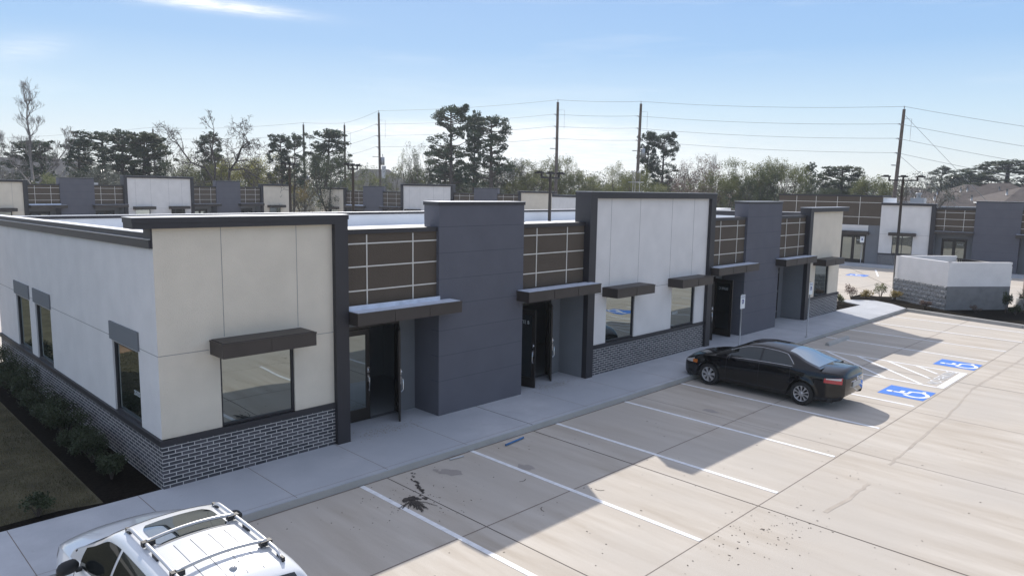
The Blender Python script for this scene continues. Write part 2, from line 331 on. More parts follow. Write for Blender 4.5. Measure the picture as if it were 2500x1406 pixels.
# mud splash with its blobs and streaks, and small debris
sp = MB()
def blob(b, cx, cy, r, z=.004, n=11, ex=1, ang=0, mi=0, rnd=random):
    pts = []
    for k in range(n):
        a = 2*math.pi*k/n; rr = r*rnd.uniform(.55, 1.15); x = rr*math.cos(a)*ex; y = rr*math.sin(a)
        pts.append((cx+x*math.cos(ang)-y*math.sin(ang), cy+x*math.sin(ang)+y*math.cos(ang)))
    b.add([(p[0], p[1], z) for p in pts], [list(range(n))], mi)
rr = random.Random(3)
for k in range(26): blob(sp, 3.22+rr.gauss(0,.11), -3.12+rr.gauss(0,.07), rr.uniform(.02,.075), .004+k*.0002, rnd=rr)
for k in range(16): blob(sp, 3.62+.03*k*rr.uniform(.6,1.2)-.1, -3.05+.06*k, rr.uniform(.02,.075)*(1-k/26), .0095+k*.0001, rnd=rr)
for k in range(46):
    a = R(rr.gauss(245, 22)); d0 = rr.uniform(.06,.18); ln = rr.uniform(.10,.42)
    p = Vector((3.2,-3.15)); q = Vector((math.cos(a), math.sin(a)))
    sp.ribbon([tuple(p+q*(d0+ln*t)+Vector((-q.y,q.x))*rr.gauss(0,.012)) for t in (0,.33,.66,1)], rr.uniform(.008,.022), .012+k*.0001)
for k in range(120):
    a = rr.uniform(0, 6.28); d0 = abs(rr.gauss(0, .7)); blob(sp, 3.3+d0*math.cos(a)*1.2, -3.2+d0*math.sin(a), rr.uniform(.006,.018), .0035, 6, rnd=rr)
sp.build('mud_splash', mat('dried_mud', (.055, .045, .038), .95, noise=(9, .5)), LOT)
st = MB()
for cx, cy, r in ((4.55,-2.6,.17),(4.4,-2.35,.06),(5.85,-3.45,.14),(12.2,-4.0,.16)): blob(st, cx, cy, r, .0032, 13, 1.6, rr.uniform(0, 3), rnd=rr)
st.build('water_stain', mat('damp_concrete', (.335, .30, .27), .6), LOT)
db = MB()
for k in range(300):
    x = rr.uniform(1, 14) if k % 3 else rr.gauss(6.7, .8); y = rr.uniform(-2.2, -11) if k % 3 else rr.gauss(-8.2, .35)
    blob(db, x, y, rr.uniform(.004, .016), .0036, 6, rr.uniform(1, 2.2), rr.uniform(0, 3), rnd=rr)
for k in range(3):
    x = rr.uniform(3.8, 6.4); y = rr.uniform(-5.2, -3.6); a = rr.uniform(0, 6.28)
    db.ribbon([(x+.06*t*math.cos(a+t*.3), y+.06*t*math.sin(a+t*.3)) for t in range(4)], .014, .0042)
tag(db.build('leaf_litter', mat('dry_debris', (.06, .045, .035), .9)), kind='stuff', label='small dry leaves and grit scattered over the parking lot', cat='litter')
# dark wandering tyre / seepage trace across the aisle
tr = MB(); path = [(26.5,-8.3),(23.0,-8.22),(20.0,-8.16),(16.4,-8.42),(13.0,-8.52),(11.6,-8.57),(10.2,-8.64),(9.2,-8.65),(7.3,-8.53)]
pp = []
for i in range(len(path)-1):
    for t in range(6):
        f = t/6; pp.append((path[i][0]*(1-f)+path[i+1][0]*f, path[i][1]*(1-f)+path[i+1][1]*f+rr.gauss(0,.015)))
for i0 in range(0, len(pp)-3, 3):
    if rr.random() < .8: tr.ribbon(pp[i0:i0+4], rr.uniform(.03, .09), .0028+i0*.00001)
tr.build('seepage_stain', mat('seepage', (.40, .35, .295), .8, noise=(3, .12)), LOT)

# sidewalk with joints
sw = MB(); sw.prism([(-30,-1.98),(7.60,-1.98),(7.60,-.01),(7.60,.98),(3.84,.98),(3.84,.01),(-30,.01)], -.04, .15)
sw.prism([(7.62,-1.98),(34.35,-1.98),(35.35,-1.0),(35.9,.05),(35.2,.9),(34.4,1.3),(33.6,-.1),(30.69,.05),(26.8,.06),(26.8,.98),(7.62,.98)], -.04, .15)
for x in (-7.2, -4.2, -2.4, -.45, 1.55, 3.5, 5.57, 9.7, 11.75, 13.8, 15.9, 18.0, 20.1, 22.2, 24.3, 26.4, 28.5, 30.6, 32.8):
    sw.add([(x-.006,-1.97,.1515),(x+.006,-1.97,.1515),(x+.006,0,.1515),(x-.006,0,.1515)], [(0,1,2,3)], 1)
sw.add([(7.60,-1.98,.151),(7.62,-1.98,.151),(7.62,.9,.151),(7.60,.9,.151)], [(0,1,2,3)], 2)
sw.add([(-30,-1.86,.1515),(34.3,-1.86,.1515),(34.3,-1.852,.1515),(-30,-1.852,.1515)], [(0,1,2,3)], 1)
SW = tag(sw.build('sidewalk', [M['walk'], M['jt2'], M['jt']]), kind='structure')
cb = MB(); cb.box(-30, 34.3, -1.995, -1.975, -.03, .135); cb.box(-30, 34.3, -2.02, -1.99, -.03, .006, 1)
cb.build('curb_face', [M['curb'], M['jt2']], SW)
dd = MB()
for cx, cy, rx, ry in ((4.9,.0,1.1,.35),(10.6,.0,.9,.3)):
    for k in range(260): blob(dd, cx+rr.gauss(0,rx*.45), cy+rr.gauss(0,ry*.5), rr.uniform(.006,.022), .1518, 5, rnd=rr)
tag(dd.build('door_dust', mat('dust', (.30, .27, .22), .95)), kind='stuff', label='pale construction dust tracked in front of the doors', cat='dust')
# lawn and mulch left of the building
ln = MB(); ln.prism([(-30,.01),(-.95,.01),(-.95,30),(-30,30)], -.04, .11); tag(ln.build('lawn', M['lawn']), kind='structure')
mb = MB(); mb.prism([(-.95,.01),(0,.01),(0,13.2),(-.95,13.2)], -.04, .12); mb.prism([(-9,.012),(-.955,.012),(-.955,.16),(-1.6,.32),(-2.6,.30),(-9,.34)], 0, .125)
tag(mb.build('planting_bed', M['mulch']), kind='structure')
isl = [(34.42,-2.05),(33.88,-4.5),(33.45,-7),(33.3,-9),(37.5,-9.2),(41.5,-6.4),(38.9,-5.0),(40.6,-2.2),(38.0,.6),(38.3,1.5),(36.8,1.55),(35.3,1.0),(35.95,.1),(35.4,-1.05)]
ib = MB(); ib.prism(isl, -.04, .10); ib.prism([(30.69,.06),(33.55,-.05),(34.3,1.3),(32.3,1.7),(30.69,1.7)], -.04, .12)
tag(ib.build('planting_bed', M['mulch']), kind='structure')
ic = MB()
edge = [isl[0], isl[1], isl[2], isl[3]]
for a, b in zip(edge[:-1], edge[1:]):
    d = (Vector(b)-Vector(a)).normalized(); q = Vector((d.y, -d.x))
    if q.x > 0: q = -q
    ic.prism([a, b, (b[0]+q.x*.16, b[1]+q.y*.16), (a[0]+q.x*.16, a[1]+q.y*.16)], -.03, .15)
tag(ic.build('curb', M['curb']), kind='structure')

# grass blades over the visible lawn
gb = MB(); rg = random.Random(5); vs_, fs = [], []
for k in range(30000):
    y = rg.uniform(.3, 12.5); x = -1.0-rg.random()**1.2*3.4
    a = rg.uniform(0, 6.28); h = rg.uniform(.02, .055); ww = .006; b0 = len(vs_)
    vs_ += [(x-ww*math.cos(a), y-ww*math.sin(a), .108), (x+ww*math.cos(a), y+ww*math.sin(a), .108), (x+rg.gauss(0,.02), y+rg.gauss(0,.02), .11+h)]; fs.append((b0, b0+1, b0+2))
gb.add(vs_, fs); GR = gb.build('grass', leaf_mat('grass_blades', (.085, .078, .042), (.17, .15, .08), .3)); tag(GR, 'short dormant grass of the lawn left of the building', 'grass', kind='stuff')

# ------------------------------------------------------------------ building kit (local frame: facade on y=0, looks towards -y)
def wall_open(b, x0, x1, z0, z1, y0, y1, holes, mi=0):
    xs = sorted({x0, x1, *[h[0] for h in holes], *[h[1] for h in holes]}); 
    for a, c in zip(xs[:-1], xs[1:]):
        hs = sorted([h for h in holes if h[0] < c-1e-6 and h[1] > a+1e-6], key=lambda h: h[2]); z = z0
        for h in hs:
            if h[2] > z+1e-6: b.box(a, c, y0, y1, z, h[2], mi)
            z = h[3]
        if z < z1-1e-6: b.box(a, c, y0, y1, z, z1, mi)
ZS, ZB = 1.064, .95
def window(root, x0, x1, z0=1.064, z1=2.50, y=.07, mull=None, number=None):
    f = MB(); t = .045
    f.box(x0, x0+t, y-.03, y+.05, z0, z1); f.box(x1-t, x1, y-.03, y+.05, z0, z1); f.box(x0+t, x1-t, y-.03, y+.05, z1-t, z1); f.box(x0+t, x1-t, y-.03, y+.05, z0, z0+t)
    if mull: f.box(mull-.025, mull+.025, y-.025, y+.045, z0+t, z1-t)
    w_ = f.build('window', M['black'], root)
    p = MB(); p.box(x0+t, x1-t, y, y+.012, z0+t, z1-t); p.build('pane', M['glass'], w_)
    if number: text_mesh(number[0], .13, 'street_number', M['decal'], w_, Matrix.Translation((number[1], y-.004, number[2])) @ Matrix.Rotation(R(90), 4, 'X'), space=1.05)
    return w_
M['decal'] = mat('white_decal', (.62, .66, .68), .5)
def canopy(root, x0, x1, z0, z1, dep, top='bronze', y0=0, lip=False):
    c = MB(); c.box(x0, x1, y0-dep, y0, z0, z1-.02)
    c.box(x0-.008, x1+.008, y0-dep-.008, y0, z1-.045, z1-.012)
    c.box(x0+.03, x1-.03, y0-dep+.03, y0-.003, z1-.012, z1, 1)
    nx = max(1, round((x1-x0)/1.0)); [c.box(x0+(x1-x0)*k/nx-.003, x0+(x1-x0)*k/nx+.003, y0-dep-.0095, y0-dep, z0+.004, z1-.046) for k in range(1, nx)]
    if lip: c.box(x0+.01, x1-.35, y0-.035, y0+.004, z1, z1+.09, 1)
    return c.build('canopy', [M['bronze'], M[top]], root)
def leaf(root, hx, hy, w_, ang, side, z0=.16, z1=2.34, text=None, inner=False, handle=True):
    """door leaf of width w_ hinged at (hx,hy); ang 0 = closed in the x direction given by side"""
    d = MB(); t = .045; s = .11
    d.box(0, s, -t, 0, z0, z1); d.box(w_-s, w_, -t, 0, z0, z1); d.box(s, w_-s, -t, 0, z1-.14, z1); d.box(s, w_-s, -t, 0, z0, z0+.28)
    T = Matrix.Translation((hx, hy, 0)) @ Matrix.Rotation(ang, 4, 'Z') @ (Matrix.Identity(4) if side > 0 else Matrix.Diagonal((-1,1,1,1)))
    def xf(b): b.v = [tuple(T @ Vector(p)) for p in b.v]; 
    xf(d)
    if side < 0: d.f = [f[::-1] for f in d.f]
    o = d.build('door', M['doorframe'], root)
    g_ = MB(); g_.box(s, w_-s, -t+.015, -t+.025, z0+.28, z1-.14); xf(g_); g_.build('glass', M['glass_d'], o)
    if handle:
        h = MB(); hx_ = w_-.055; h.box(hx_-.03, hx_+.03, -t-.012, -t, 1.28, 1.42); h.box(hx_-.025, hx_+.025, -t-.012, -t, 1.05, 1.24)
        h.tube([(hx_, -t-.015, 1.20), (hx_, -t-.06, 1.15), (hx_, -t-.06, .92), (hx_, -t-.02, .86)], .011, 6); h.lathe([(-.03,.0),(-.03,.028),(0,.028)], 'y', 10, c=(hx_, -t, 1.35)); xf(h); h.build('handle', M['chrome'], o)
        for z in (.40, 1.30, 2.15): hn = MB(); hn.box(-.012, .010, -t-.014, -t+.02, z, z+.11); xf(hn); hn.build('hinge', M['grey_m'], o)
    if text:
        mw = T @ Matrix.Translation((w_/2, -t+(.029 if inner else .012), 1.98)) @ Matrix.Rotation(R(90), 4, 'X')
        if side < 0: mw = mw @ Matrix.Diagonal((-1, 1, 1, 1))
        text_mesh(text, .135, 'lettering', M['decal'], o, mw, .001, .85)
    return o
M['doorframe'] = mat('bronze_aluminium', (.030, .025, .022), .4, metal=.3)
def panel(root, x0, x1, ztop, m_, wins, fl=True, fr=True, ovl=0, ovr=0, dep=.35, wcan=None, joints=(), jz=2.586, ret=False, base=True):
    zt = ztop-.2
    holes = [(a, b, ZS, 2.5) for a, b in wins]
    w_ = MB(); wall_open(w_, x0, x1, ZB, zt, 0, .2, holes, 0)
    for jx in joints: w_.box(jx-.006, jx+.006, -.0015, .01, 2.80 if any(a-.4 < jx < b+.4 for a, b in wins) else ZS, zt, 1)
    if jz:
        xs = [x0]
        for a, b in wins: xs += [a-.2, b+.2]
        xs.append(x1)
        for a, b in zip(xs[::2], xs[1::2]): w_.box(a, b, -.0015, .01, jz-.006, jz+.006, 1)
    w_.build('wall_panel', [m_, M['joint']], root)
    b_ = MB(); b_.box(x0, x1, -.02, .2, -.8, ZB); b_.build('brick_base', M['brick'], root)
    s_ = MB(); s_.box(x0-(.0), x1, -.055, .19, ZB+.0, ZS); s_.build('sill_band', M['black'], root)
    fx0 = x0-(.31 if fl else 0)-ovl; fx1 = x1+(.31 if fr else 0)+ovr
    f_ = MB()
    f_.box(fx0, fx1, -.12, dep, zt, ztop-.10); f_.box(fx0-.015, fx1+.015, -.135, dep, ztop-.10, ztop-.012); f_.box(fx0-.02, fx1+.02, -.14, dep+.01, ztop-.012, ztop, 1)
    if fl: f_.box(x0-.31, x0, -.12, .05 if ret else dep, -.8, 2.75); f_.box(x0-.31, x0, -.12, dep, 2.75, zt)
    if fr: f_.box(x1, x1+.31, -.12, .05 if ret else dep, -.8, 2.75); f_.box(x1, x1+.31, -.12, dep, 2.75, zt)
    if ret:
        for on, xa in ((fl, x0-.308), (fr, x1+.002)):
            if on: q_ = MB(); q_.box(xa, xa+.306, .05, .975, -.8, 2.75); q_.build('alcove_wall', M['slate2'], root)
    f_.box(x0+.005, x1-.005, .2, dep, 4.0, zt)
    if ovl: f_.box(x0-.03, x0, .0, dep, 4.5, zt)
    if ovr: f_.box(x1, x1+.03, .0, dep, 4.5, zt)
    f_.build('frame_trim', [M['black'], M['flash']], root)
    for a, b in wins: pass
def block(root, x0, x1, ztop=5.31, dep=.56):
    b = MB(); b.box(x0, x1, 0, .98, -.8, 3.0); b.box(x0, x1, 0, dep, 3.0, ztop-.09)
    for z in (1.0, 1.62, 2.24, 2.86, 3.48, 4.1, 4.72): b.box(x0-.0015, x1+.0015, -.0015, .3, z-.005, z+.005, 1)
    b.build('tower_block', [M['slate'], M['joint2']], root)
    c = MB(); c.box(x0-.02, x1+.02, -.02, dep+.02, ztop-.09, ztop-.01); c.box(x0-.025, x1+.025, -.025, dep+.025, ztop-.01, ztop, 1); c.build('cap_trim', [M['black'], M['flash']], root)
M['joint2'] = mat('slate_joint', (.055, .062, .08), .9)
def recess(root, x0, x1, door=(.35, 2.05), zt=4.72, sign=None, mirror=False):
    p = MB(); p.box(x0, x1, .1, .3, 3.0, zt-.1)
    w_ = x1-x0; vx = (x0+.6, x0+1.85) if not mirror else (x1-.6, x1-1.85)
    for z in (3.39, 3.91, 4.41): p.box(x0+.004, x1-.004, .088, .1, z-.014, z+.014, 1)
    for x in vx: p.box(x-.014, x+.014, .086, .1, 3.02, zt-.12, 1)
    p.build('brown_panel', [M['brown'], M['alum']], root)
    c = MB(); c.box(x0, x1, .06, .32, zt-.1, zt); c.build('cap_trim', M['black'], root)
    b = MB(); a0, a1 = x0+door[0], x0+door[1]
    wall_open(b, x0, x1, -.8, 3.0, .94, 1.1, [(a0, a1, .15, 2.42)], 0); b.box(x0, x1, .3, .94, 2.9, 3.0); b.build('alcove_wall', M['slate2'], root)
    f = MB(); f.box(a0, a0+.05, .93, 1.08, .15, 2.42); f.box(a1-.05, a1, .93, 1.08, .15, 2.42); f.box(a0+.05, a1-.05, .93, 1.08, 2.36, 2.42); f.build('door_frame', M['doorframe'], root)
    return a0+.05, a1-.05
def shell(root, x1, D, side=True):
    r = MB(); r.box(.2, x1-.2, .3, D-.2, 3.9, 4.02); r.build('roof', M['roof'], root)
    k = MB(); k.box(.2, x1-.2, .3, .42, 4.02, 4.60); k.box(.2, x1-.2, .42, 1.6, 4.02, 4.10)
    k.box(0, x1, D-.2, D, -.8, 4.47); k.build('back_wall', M['roof'], root)
    c = MB(); c.box(-.05, x1+.05, D-.25, D+.05, 4.47, 4.56); c.box(-.06, x1+.06, D-.26, D+.06, 4.56, 4.575, 1); c.build('parapet_cap', [M['black'], M['flash']], root)
    fl_ = MB(); fl_.box(.2, x1-.2, 1.1, D-.2, 0, .148); fl_.box(.2, x1-.2, 4.2, 4.3, .15, 3.9); 
    for x in (7.8, 15.35, 22.9): fl_.box(x-.06, x+.06, 1.1, 4.2, .15, 3.9)
    fl_.build('interior', M['int'], root)
def side_wall(root, x, D, s, wins, m_):
    """end wall on plane x; s=-1 faces -x"""
    b = MB(); inn = x-.2*s
    def ybox(bb, p, q, y0, y1, z0, z1, mi=0): bb.box(p, q, y0, y1, z0, z1, mi)
    # openings along y
    ys = sorted({.0, D, *[a for a, _ in wins], *[c for _, c in wins]})
    for a, c in zip(ys[:-1], ys[1:]):
        yy0 = a if a > 0 else .0
        if any(a >= q0-1e-6 and c <= q1+1e-6 for q0, q1 in wins):
            b.box(x+.003*s, inn, yy0+.003, c, 2.5, 4.52)
        else: b.box(x+.003*s, inn, yy0+.003, c, ZB, 4.52)
    prev = 0
    for q0, q1 in wins+[(D, D)]:
        b.box(x+.0045*s, x-.01*s, prev+.003, q0-.06, 2.580, 2.592, 1); prev = q1+.06
    b.build('end_wall', [m_, M['joint']], root)
    k = MB(); k.box(x+.02*s, inn, -.023, D, -.8, ZB); k.build('brick_base', M['brick'], root)
    q = MB(); q.box(x+.055*s, inn, -.058, D+.03, ZB, ZS); q.build('sill_band', M['black'], root)
    f = MB(); xo = x+.06*s; xi = x-.22*s
    def slope(bb, xa, xb, za0, zb0, zt0, dz, mi):
        # runs from y=.02 to D; heights fall by dz
        lo, hi = min(xa, xb), max(xa, xb)
        bb.hexa([(lo,.02,za0),(hi,.02,za0),(hi,D+.04,za0-dz),(lo,D+.04,za0-dz),(lo,.02,zt0),(hi,.02,zt0),(hi,D+.04,zt0-dz),(lo,D+.04,zt0-dz)], mi)
    slope(f, xo, xi, 4.50, 0, 4.655, .16, 0); slope(f, xo+.012*s, xo-.05*s, 4.655, 0, 4.667, .16, 1); slope(f, xo-.05*s, xi, 4.655, 0, 4.76, .16, 0); slope(f, xo-.045*s, xi-.02*s, 4.76, 0, 4.772, .16, 2)
    f.build('parapet_fascia', [M['black'], M['flash'], M['roof']], root)
    bk = MB(); bk.box(x-.2*s, x-.23*s, .4, D-.2, 4.0, 4.45); bk.build('parapet_lining', M['roof'], root)

def plaza(root, detail=True, xend=30.7):
    D = 13.05
    panel(root, 0, 3.53, 5.05, M['cream'], [(1.10, 2.62)], fl=False, fr=True, ovl=.35, joints=(1.20, 2.72) , ret=True)
    if detail: canopy(root, .92, 2.80, 2.50, 2.78, .57)
    else: canopy(root, .92, 2.80, 2.50, 2.78, .57)
    window(root, 1.10, 2.62)
    a, b = recess(root, 3.84, 6.39, (.40, 2.08))
    canopy(root, 3.86, 6.75, 2.72, 3.0, .42, 'cantop', lip=True)
    c = .5*(a+b)
    if detail:
        leaf(root, a, 1.0, .79, 0, 1); leaf(root, b, .95, .80, R(56), -1)
    else: leaf(root, a, 1.0, .79, 0, 1, handle=False); leaf(root, b, 1.0, .79, 0, -1, text='SUITE A', handle=False)
    block(root, 6.39, 9.25)
    a, b = recess(root, 9.25, 11.85, (.50, 2.18))
    canopy(root, 9.02, 12.02, 2.72, 3.0, .45, 'cantop', lip=False)
    if detail:
        leaf(root, a, .95, .80, R(-76), 1, text='SUITE B'); leaf(root, b, .96, .80, R(47), -1)
    else: leaf(root, a, 1.0, .79, 0, 1, text='SUITE B', handle=False); leaf(root, b, 1.0, .79, 0, -1, handle=False)
    panel(root, 12.16, 18.55, 5.60, M['white'], [(12.88, 14.33), (16.44, 17.90)], joints=(12.98, 14.45, 16.25, 17.6), dep=.45, ret=True)
    canopy(root, 12.66, 14.58, 2.50, 2.78, .57); canopy(root, 16.18, 18.12, 2.50, 2.78, .57)
    window(root, 12.88, 14.33); window(root, 16.44, 17.90, number=('25325', 16.78, 1.55) if detail else None)
    a, b = recess(root, 18.86, 21.46, (.42, 2.10), mirror=True)
    canopy(root, 18.70, 21.72, 2.72, 3.0, .45, 'cantop')
    if detail:
        leaf(root, a, .95, .80, R(-50), 1); leaf(root, b, .95, .80, R(86), -1, text='SUITE C', inner=True)
    else: leaf(root, a, 1.0, .79, 0, 1, text='SUITE C', handle=False); leaf(root, b, 1.0, .79, 0, -1, handle=False)
    block(root, 21.46, 24.32)
    a, b = recess(root, 24.32, 26.86, (.5, 2.14), mirror=True)
    canopy(root, 24.02, 27.0, 2.72, 3.0, .45, 'cantop')
    leaf(root, a, 1.0, .77, 0, 1); leaf(root, b, 1.0, .77, 0, -1, text='SUITE D')
    panel(root, 27.17, xend, 5.05, M['cream'], [(28.0, 29.52)], fl=True, fr=False, ovr=.35, joints=(), ret=True)
    canopy(root, 27.72, 29.8, 2.50, 2.78, .57); window(root, 28.0, 29.52)
    shell(root, xend, D)
    side_wall(root, 0, D, -1, [(1.0, 2.5), (7.15, 8.65), (9.25, 10.75)], M['side'])
    side_wall(root, xend, D, 1, [(1.0, 2.5)], M['side'])
    for y0, y1 in ((1.0, 2.5), (7.15, 8.65), (9.25, 10.75)):
        f = MB(); t = .045; X0, X1 = .03, .11
        f.box(X0, X1, y0, y0+t, ZS, 2.5); f.box(X0, X1, y1-t, y1, ZS, 2.5); f.box(X0, X1, y0+t, y1-t, 2.5-t, 2.5); f.box(X0, X1, y0+t, y1-t, ZS, ZS+t)
        w_ = f.build('window', M['black'], root); p = MB(); p.box(.06, .07, y0+t, y1-t, ZS+t, 2.5-t); p.build('pane', M['glass'], w_)
        if y0 < 2 and detail: text_mesh('25325', .13, 'street_number', M['decal'], w_, Matrix.Translation((.052, 1.36, 1.62)) @ Matrix.Rotation(R(-90), 4, 'Z') @ Matrix.Rotation(R(90), 4, 'X'))
        l_ = MB(); l_.box(-.035, .0, y0-.07, y1+.07, 2.53, 2.89); l_.build('lintel_panel', M['lintel'], root)

MAIN = tag(empty('commercial_building'), 'long foreground plaza with cream, slate, brown and white bays behind the two parked cars', 'commercial building')
plaza(MAIN)
rv = MB(); rv.box(16.1, 16.75, 7.3, 7.9, 4.02, 4.30); rv.box(16.5, 16.95, 7.35, 7.85, 4.30, 4.36); rv.build('roof_vent', M['grey_m'], MAIN)
rv = MB(); rv.tube([(14.6,6.2,4.0),(14.6,6.2,4.2)], .04, 8); rv.tube([(1.9,5.5,4.0),(1.9,5.5,4.35)], .06, 8); rv.build('vent_pipe', M['grey_m'], MAIN)
ru = MB(); ru.box(1.2, 2.8, 3.4, 4.6, 4.02, 4.42); ru.build('roof_curb', M['roof'], MAIN)

BB = tag(empty('commercial_building'), 'back left plaza building with a tall white bay between two slate blocks', 'commercial building')
plaza(BB, False)
for ax, ay, az in ((4.9,.7,1.0),): pass
BB.location = (6.44, 56.75, .67); BB.rotation_euler = (0, 0, .209)
rv = MB(); rv.box(10.2, 11.2, 3, 4, 4.0, 4.9); rv.build('roof_vent', M['grey_m'], BB)
CC = copy_tree(BB); CC['label'] = 'centre background plaza building with pines behind and a lamp post before its cream bay'
CC.location = (42.6, 66.59, .39); CC.rotation_euler = (0, 0, -1.259)

# right-hand building with the long high brown wall
DD = tag(empty('commercial_building', (57.49, 7.19, .0), -1.473), 'plaza building at the right behind the block enclosure, long high brown wall and white bay', 'commercial building')
panel(DD, 0, 3.53, 5.05, M['white'], [(.95, 2.4)], fl=False, fr=True, joints=(), ret=True)
canopy(DD, .75, 2.62, 2.50, 2.74, .57); window(DD, .95, 2.4, mull=1.65)
a, b = recess(DD, 3.84, 6.39, (.40, 2.08)); canopy(DD, 3.86, 6.42, 2.80, 3.0, .2, 'cantop')
leaf(DD, a, 1.0, .79, 0, 1, handle=False); leaf(DD, b, 1.0, .79, 0, -1, text='SUITE D', handle=False)
block(DD, 6.39, 9.25)
a, b = recess(DD, 9.25, 11.85, (.50, 2.18)); canopy(DD, 9.02, 12.02, 2.72, 3.0, .45, 'cantop')
leaf(DD, a, 1.0, .79, 0, 1, handle=False); leaf(DD, b, 1.0, .79, 0, -1, handle=False)
panel(DD, 12.16, 18.55, 5.60, M['white'], [(12.88, 14.33)], joints=(), dep=.45, ret=True); window(DD, 12.88, 14.33)
p = MB(); p.box(-8.2, -.01, .15, .4, 3.22, 5.48)
for z in (3.86, 5.02): p.box(-8.2, -.02, .138, .15, z-.018, z+.018, 1)
for x in (-6.7, -5.1, -3.4, -1.65): p.box(x-.018, x+.018, .136, .15, 3.24, 5.46, 1)
p.box(-8.25, .0, .10, 3.0, 5.48, 5.6, 2); p.build('brown_panel', [M['brown'], M['alum'], M['black']], DD)
p = MB(); wall_open(p, -8.2, -.02, -.8, 3.22, .17, .37, [(-2.95, -1.0, .1, 2.42)]); p.build('lower_wall', M['slate2'], DD)
p = MB(); p.box(-3.3, -.9, .14, .17, 2.74, 3.20); p.box(-3.3, -3.0, .14, .17, .0, 2.74); p.build('light_band', M['white'], DD)
canopy(DD, -3.1, -.75, 2.46, 2.70, .45)
f = MB(); f.box(-2.95, -2.88, .15, .3, .1, 2.42); f.box(-1.07, -1.0, .15, .3, .1, 2.42); f.box(-2.88, -1.07, .15, .3, 2.34, 2.42); f.build('door_frame', M['doorframe'], DD)
leaf(DD, -2.88, .26, .90, 0, 1, z1=2.33, handle=False); leaf(DD, -1.07, .26, .90, 0, -1, z1=2.33, text='SUITE C', handle=False)
s_ = MB(); s_.box(-8.2, 18.8, .98, 13, 3.9, 4.1); s_.box(-8.2, 18.8, 12.8, 13, -.8, 4.5); s_.box(-8.2, -.2, .4, 6, 4.1, 5.4); s_.box(-8.2,-8.0,.4,13,-.8,4.3); s_.box(18.6,18.8,.4,13,-.8,4.5); s_.build('roof', M['roof'], DD)
rv = MB(); rv.box(1.4, 2.4, 3, 4, 4.1, 5.45); rv.lathe([(0,.16),(.25,.16),(.3,.24),(.4,.24),(.42,0)], 'z', 10, c=(1.9,3.5,5.45)); rv.build('roof_vent', M['grey_m'], DD)
rv = MB(); rv.box(9.4, 10.4, 3, 4, 4.1, 5.6); rv.lathe([(0,.16),(.25,.16),(.3,.24),(.4,.24),(.42,0)], 'z', 10, c=(9.9,3.5,5.6)); rv.build('roof_vent', M['grey_m'], DD)
dsw = MB(); dsw.box(-8.2, 19, -1.7, .16, -.05, .14); tag(dsw.build('sidewalk', M['walk'], None, (57.49, 7.19, 0)), kind='structure').rotation_euler = (0, 0, -1.473)
# low brown-parapet wing between, seen over the main roof
EE = tag(empty('commercial_building', (57, 27.2, 0), -1.3), 'low brown building whose panelled parapet shows between the white bay and the second slate block', 'commercial building')
p = MB(); p.box(-3.2, 4.5, 0, .3, -.8, 4.35)
for z in (4.05, 3.7, 3.35): p.box(-3.2, 4.5, -.012, 0, z-.02, z+.02, 1)
for x in (-1.5, .3, 2.1, 3.7): p.box(x-.02, x+.02, -.014, 0, .2, 4.33, 1)
p.build('brown_panel', [M['brown'], M['alum']], EE)
p = MB(); p.box(-3.3, 4.6, -.05, .35, 4.35, 4.45); p.build('cap_trim', M['black'], EE); p = MB(); p.box(-3.2, 4.5, .3, 9, -.8, 4.0); p.build('roof', M['roof'], EE)

# ------------------------------------------------------------------ dumpster enclosure
EN = tag(empty('block_enclosure', (35.6, -3.37, .1)), 'grey and white painted masonry enclosure with a rough split-face base, black gates behind', 'masonry enclosure')
def enc_wall(p, q, name, outer=True):
    p, q = Vector(p), Vector(q); d = (q-p).normalized(); n = Vector((d.y, -d.x)) * .2
    pts = [p, q, q-n, p-n]
    b = MB(); b.prism([tuple(v) for v in pts], -.1, 1.16, 0); b.prism([tuple(v) for v in pts], 1.16, 2.33, 1)
    e = Vector((0,0)); b.prism([tuple(v) for v in pts], 2.33, 2.345, 2)
    return b
M['cmu_lo'] = mat('grey_block', (.19, .19, .19), .9, noise=(3, .12), bump=(40, .5)); M['cmu_hi'] = mat('white_block', (.72, .70, .68), .9, noise=(2, .05), bump=(40, .3))
M['split'] = mat('split_face_block', (.30, .30, .30), .95, noise=(14, .35, 8))
c0 = Vector((0, 0)); cl = Vector((2.15, 3.08)); cr = Vector((2.72, -2.08)); cbk = cl+cr
enc_wall(cl, c0, 'w').build('wall_side', [M['cmu_lo'], M['cmu_hi'], M['cmu_hi']], EN)
enc_wall(c0, cr, 'w').build('wall_front', [M['cmu_lo'], M['cmu_hi'], M['cmu_hi']], EN)
enc_wall(cbk, cl, 'w').build('wall_back', [M['cmu_lo'], M['cmu_hi'], M['cmu_hi']], EN)
# split face relief on the left-hand side: displaced grid with block courses
rq = random.Random(8); d = (cl-c0); ln_ = d.length; d = d/ln_; n2 = Vector((-d.y, d.x))
P = []; NX, NZ = 150, 56; hn = {}
for i in range(NX+1):
    row = []
    for k in range(NZ+1):
        s_, z = ln_*i/NX, -.1+1.26*k/NZ
        bz = int(k/9.4); bx = int((s_+(.2 if bz % 2 else 0))/.4); key = (bx, bz)
        if key not in hn: hn[key] = rq.uniform(.02, .055)
        fx = ((s_+(.2 if bz % 2 else 0)) % .4)/.4; fz = (k % 9.4)/9.4
        edge_ = min(1, min(fx, 1-fx)*7, min(fz, 1-fz)*4)
        o_ = .004+edge_*(hn[key]+rq.uniform(-.018, .018)); p = d*s_+n2*o_; row.append((p.x, p.y, z))
    P.append(row)
sf = MB(); sf.grid(P, 0, False, True); sf.build('split_face_base', M['split'], EN)
gt = MB(); q = (cbk-cr); L_ = q.length; q = q/L_
